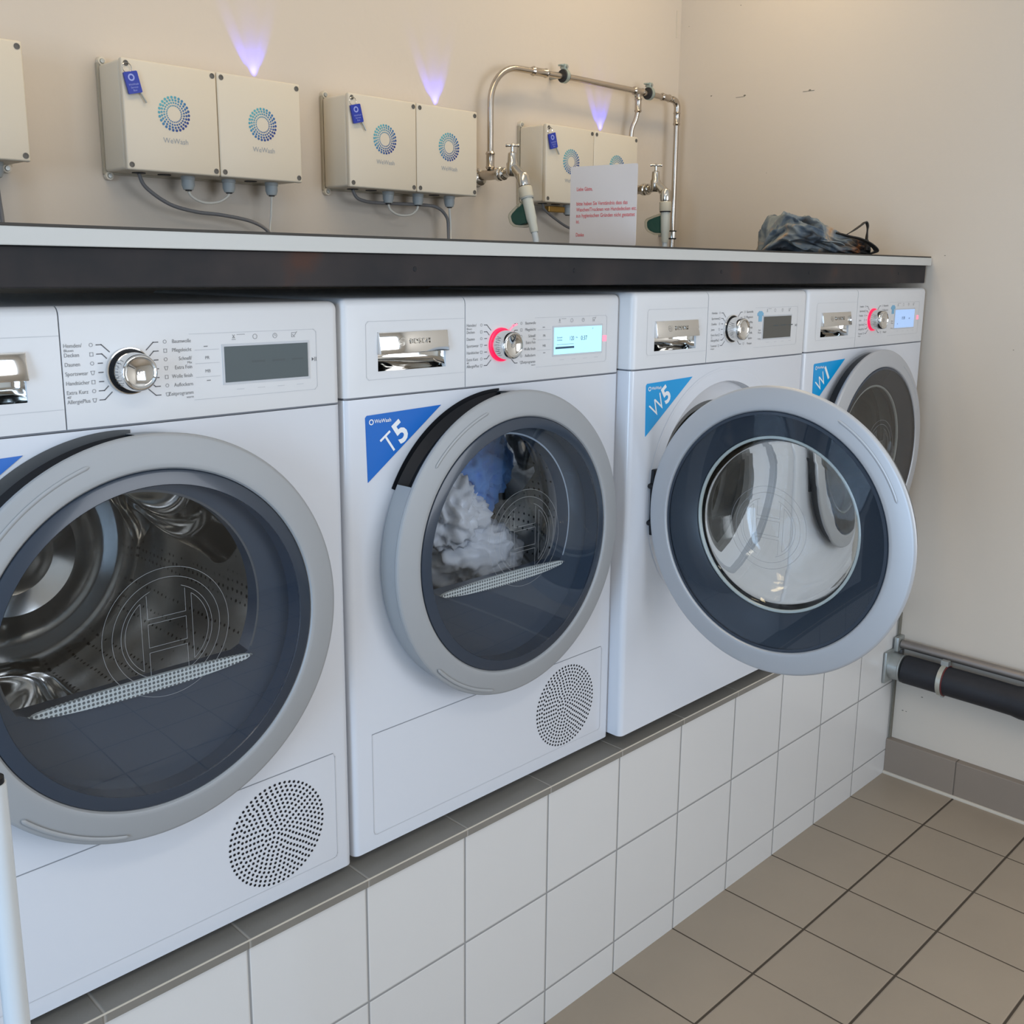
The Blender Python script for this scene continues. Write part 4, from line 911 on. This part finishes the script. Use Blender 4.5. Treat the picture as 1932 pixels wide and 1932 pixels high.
def bag():
    t = thing('cloth_bag', 'crumpled blue grey and black patterned cloth bag on the countertop end', 'bag', (-.050, .190, 1.4247)); t.rotation_euler = (0, 0, math.radians(-44.8))
    bm = bmesh.new(); bmesh.ops.create_icosphere(bm, subdivisions=6, radius=1)
    def top(u):   # silhouette height along the length
        ks = [(-1, .030), (-.9, .060), (-.75, .085), (-.62, .100), (-.5, .094), (-.3, .086), (-.05, .076), (.15, .062), (.3, .046), (.5, .038), (.7, .034), (.88, .030), (1, .012)]
        for (a, h0), (b, h1) in zip(ks, ks[1:]):
            if a <= u <= b: return h0 + (h1 - h0) * (u - a) / (b - a)
        return .01
    for v in bm.verts:
        u = v.co.x; n0 = v.co.copy(); r2 = math.sqrt(max(0, 1 - u * u))
        zz = v.co.z / max(r2, .15); zz = max(-1, min(1, zz))
        h = top(u) * (min(1, r2 * 2.2))
        z = h * (zz * .5 + .5)
        f = noise.noise(Vector((u * 2.6, v.co.y * 2.2, zz * 1.6))) ; g = 1 - abs(noise.noise(Vector((u * 1.5 + 3, v.co.y * 2.4, zz * 2.6 + u * 1.8)))) * 3.2; g2 = 1 - abs(noise.noise(Vector((u * 3.4, v.co.y * 3, zz * 4.2 + u * 3)))) * 3
        k = .016 * f + .019 * g + .005 * g2
        if zz < -.6: k *= .3
        x = u * .138 + n0.x * k * .3; y = v.co.y * .085 * (1.0 if u < .3 else 1.0 - (u - .3) * .5) + n0.y * k; z = max(0.0005, z + zz * k * .6)
        v.co = Vector((x, y, z))
    link('fabric_body', bm, m_bag, t, True, None, 180)
    def strap(name, pts, w, mm):
        bm = bmesh.new(); P = smoothpath(pts, 8); prev = None
        for i, p in enumerate(P):
            tn = (P[min(i + 1, len(P) - 1)] - P[max(i - 1, 0)]).normalized(); sd = tn.cross(Vector((.25, .2, 1))).normalized() * w
            q = tn.cross(sd).normalized() * .0012
            cur = [bm.verts.new(p + sd + q), bm.verts.new(p - sd + q), bm.verts.new(p - sd - q), bm.verts.new(p + sd - q)]
            if prev:
                for k in range(4): bm.faces.new((prev[k], prev[(k + 1) % 4], cur[(k + 1) % 4], cur[k]))
            prev = cur
        link(name, bm, mm, t, True, None, 60)
    m_strap = mat('black_orange_strap', (.03, .026, .022), .8, var=.5, vscale=60)
    strap('handle_loop', [(.045, -.060, .040), (.075, -.055, .056), (.100, -.045, .072), (.112, -.040, .080), (.118, -.040, .070), (.116, -.045, .045), (.114, -.050, .012)], .0052, m_strap)
    strap('handle_strap', [(.030, -.075, .052), (.06, -.082, .044), (.09, -.078, .038), (.12, -.066, .026), (.140, -.05, .012), (.128, -.045, .004)], .007, m_strap)
    strap('rolled_hem', [(-.085, -.083, .030), (-.04, -.092, .034), (.0, -.094, .030), (.03, -.088, .028), (.045, -.08, .022)], .010, m_bag)
bag()

# ------------------------------------------------------------ white pole at the left edge of the photo
t = thing('stand_pole', 'white upright metal pole in front of the nearest dryer at the left photo edge', 'pole', (-2.181, -.300, 0))
bm = bmesh.new(); cyl(bm, (0, 0, .004), (0, 0, .975), .0100, 24); link('tube', bm, m_pole, t, True)
bm = bmesh.new(); lathe_z(bm, [(.030, 0), (.030, .004), (.012, .006)], (0, 0, 0)); link('foot_plate', bm, m_pole, t, True)
bm = bmesh.new(); lathe_z(bm, [(.0085, .975), (.0085, .980), (.0060, .982)], (0, 0, 0)); link('end_cap', bm, m_black, t, True)

# laundry (positions inside the drum of the T5 dryer)
c2 = Vector((-1.5991 + CX, .0293, .5033 + CZ))
tag(cloth_blob('laundry_pile', c2 + Vector((.090, .165, -.085)), .095, .078, .060, m_clothW, 3.1, .34), 'white laundry lying low behind the round glass of the T5 dryer', 'laundry')
tag(cloth_blob('laundry_pile', c2 + Vector((.020, .155, .010)), .062, .058, .062, m_clothW, 8.4, .45), 'crumpled white garment in the middle left of the T5 dryer drum', 'laundry')
tag(cloth_blob('laundry_pile', c2 + Vector((.100, .175, .085)), .062, .055, .078, m_clothB, 5.7, .42, rot=(0, .3, 0)), 'blue garment tumbling near the top of the T5 dryer drum', 'laundry')
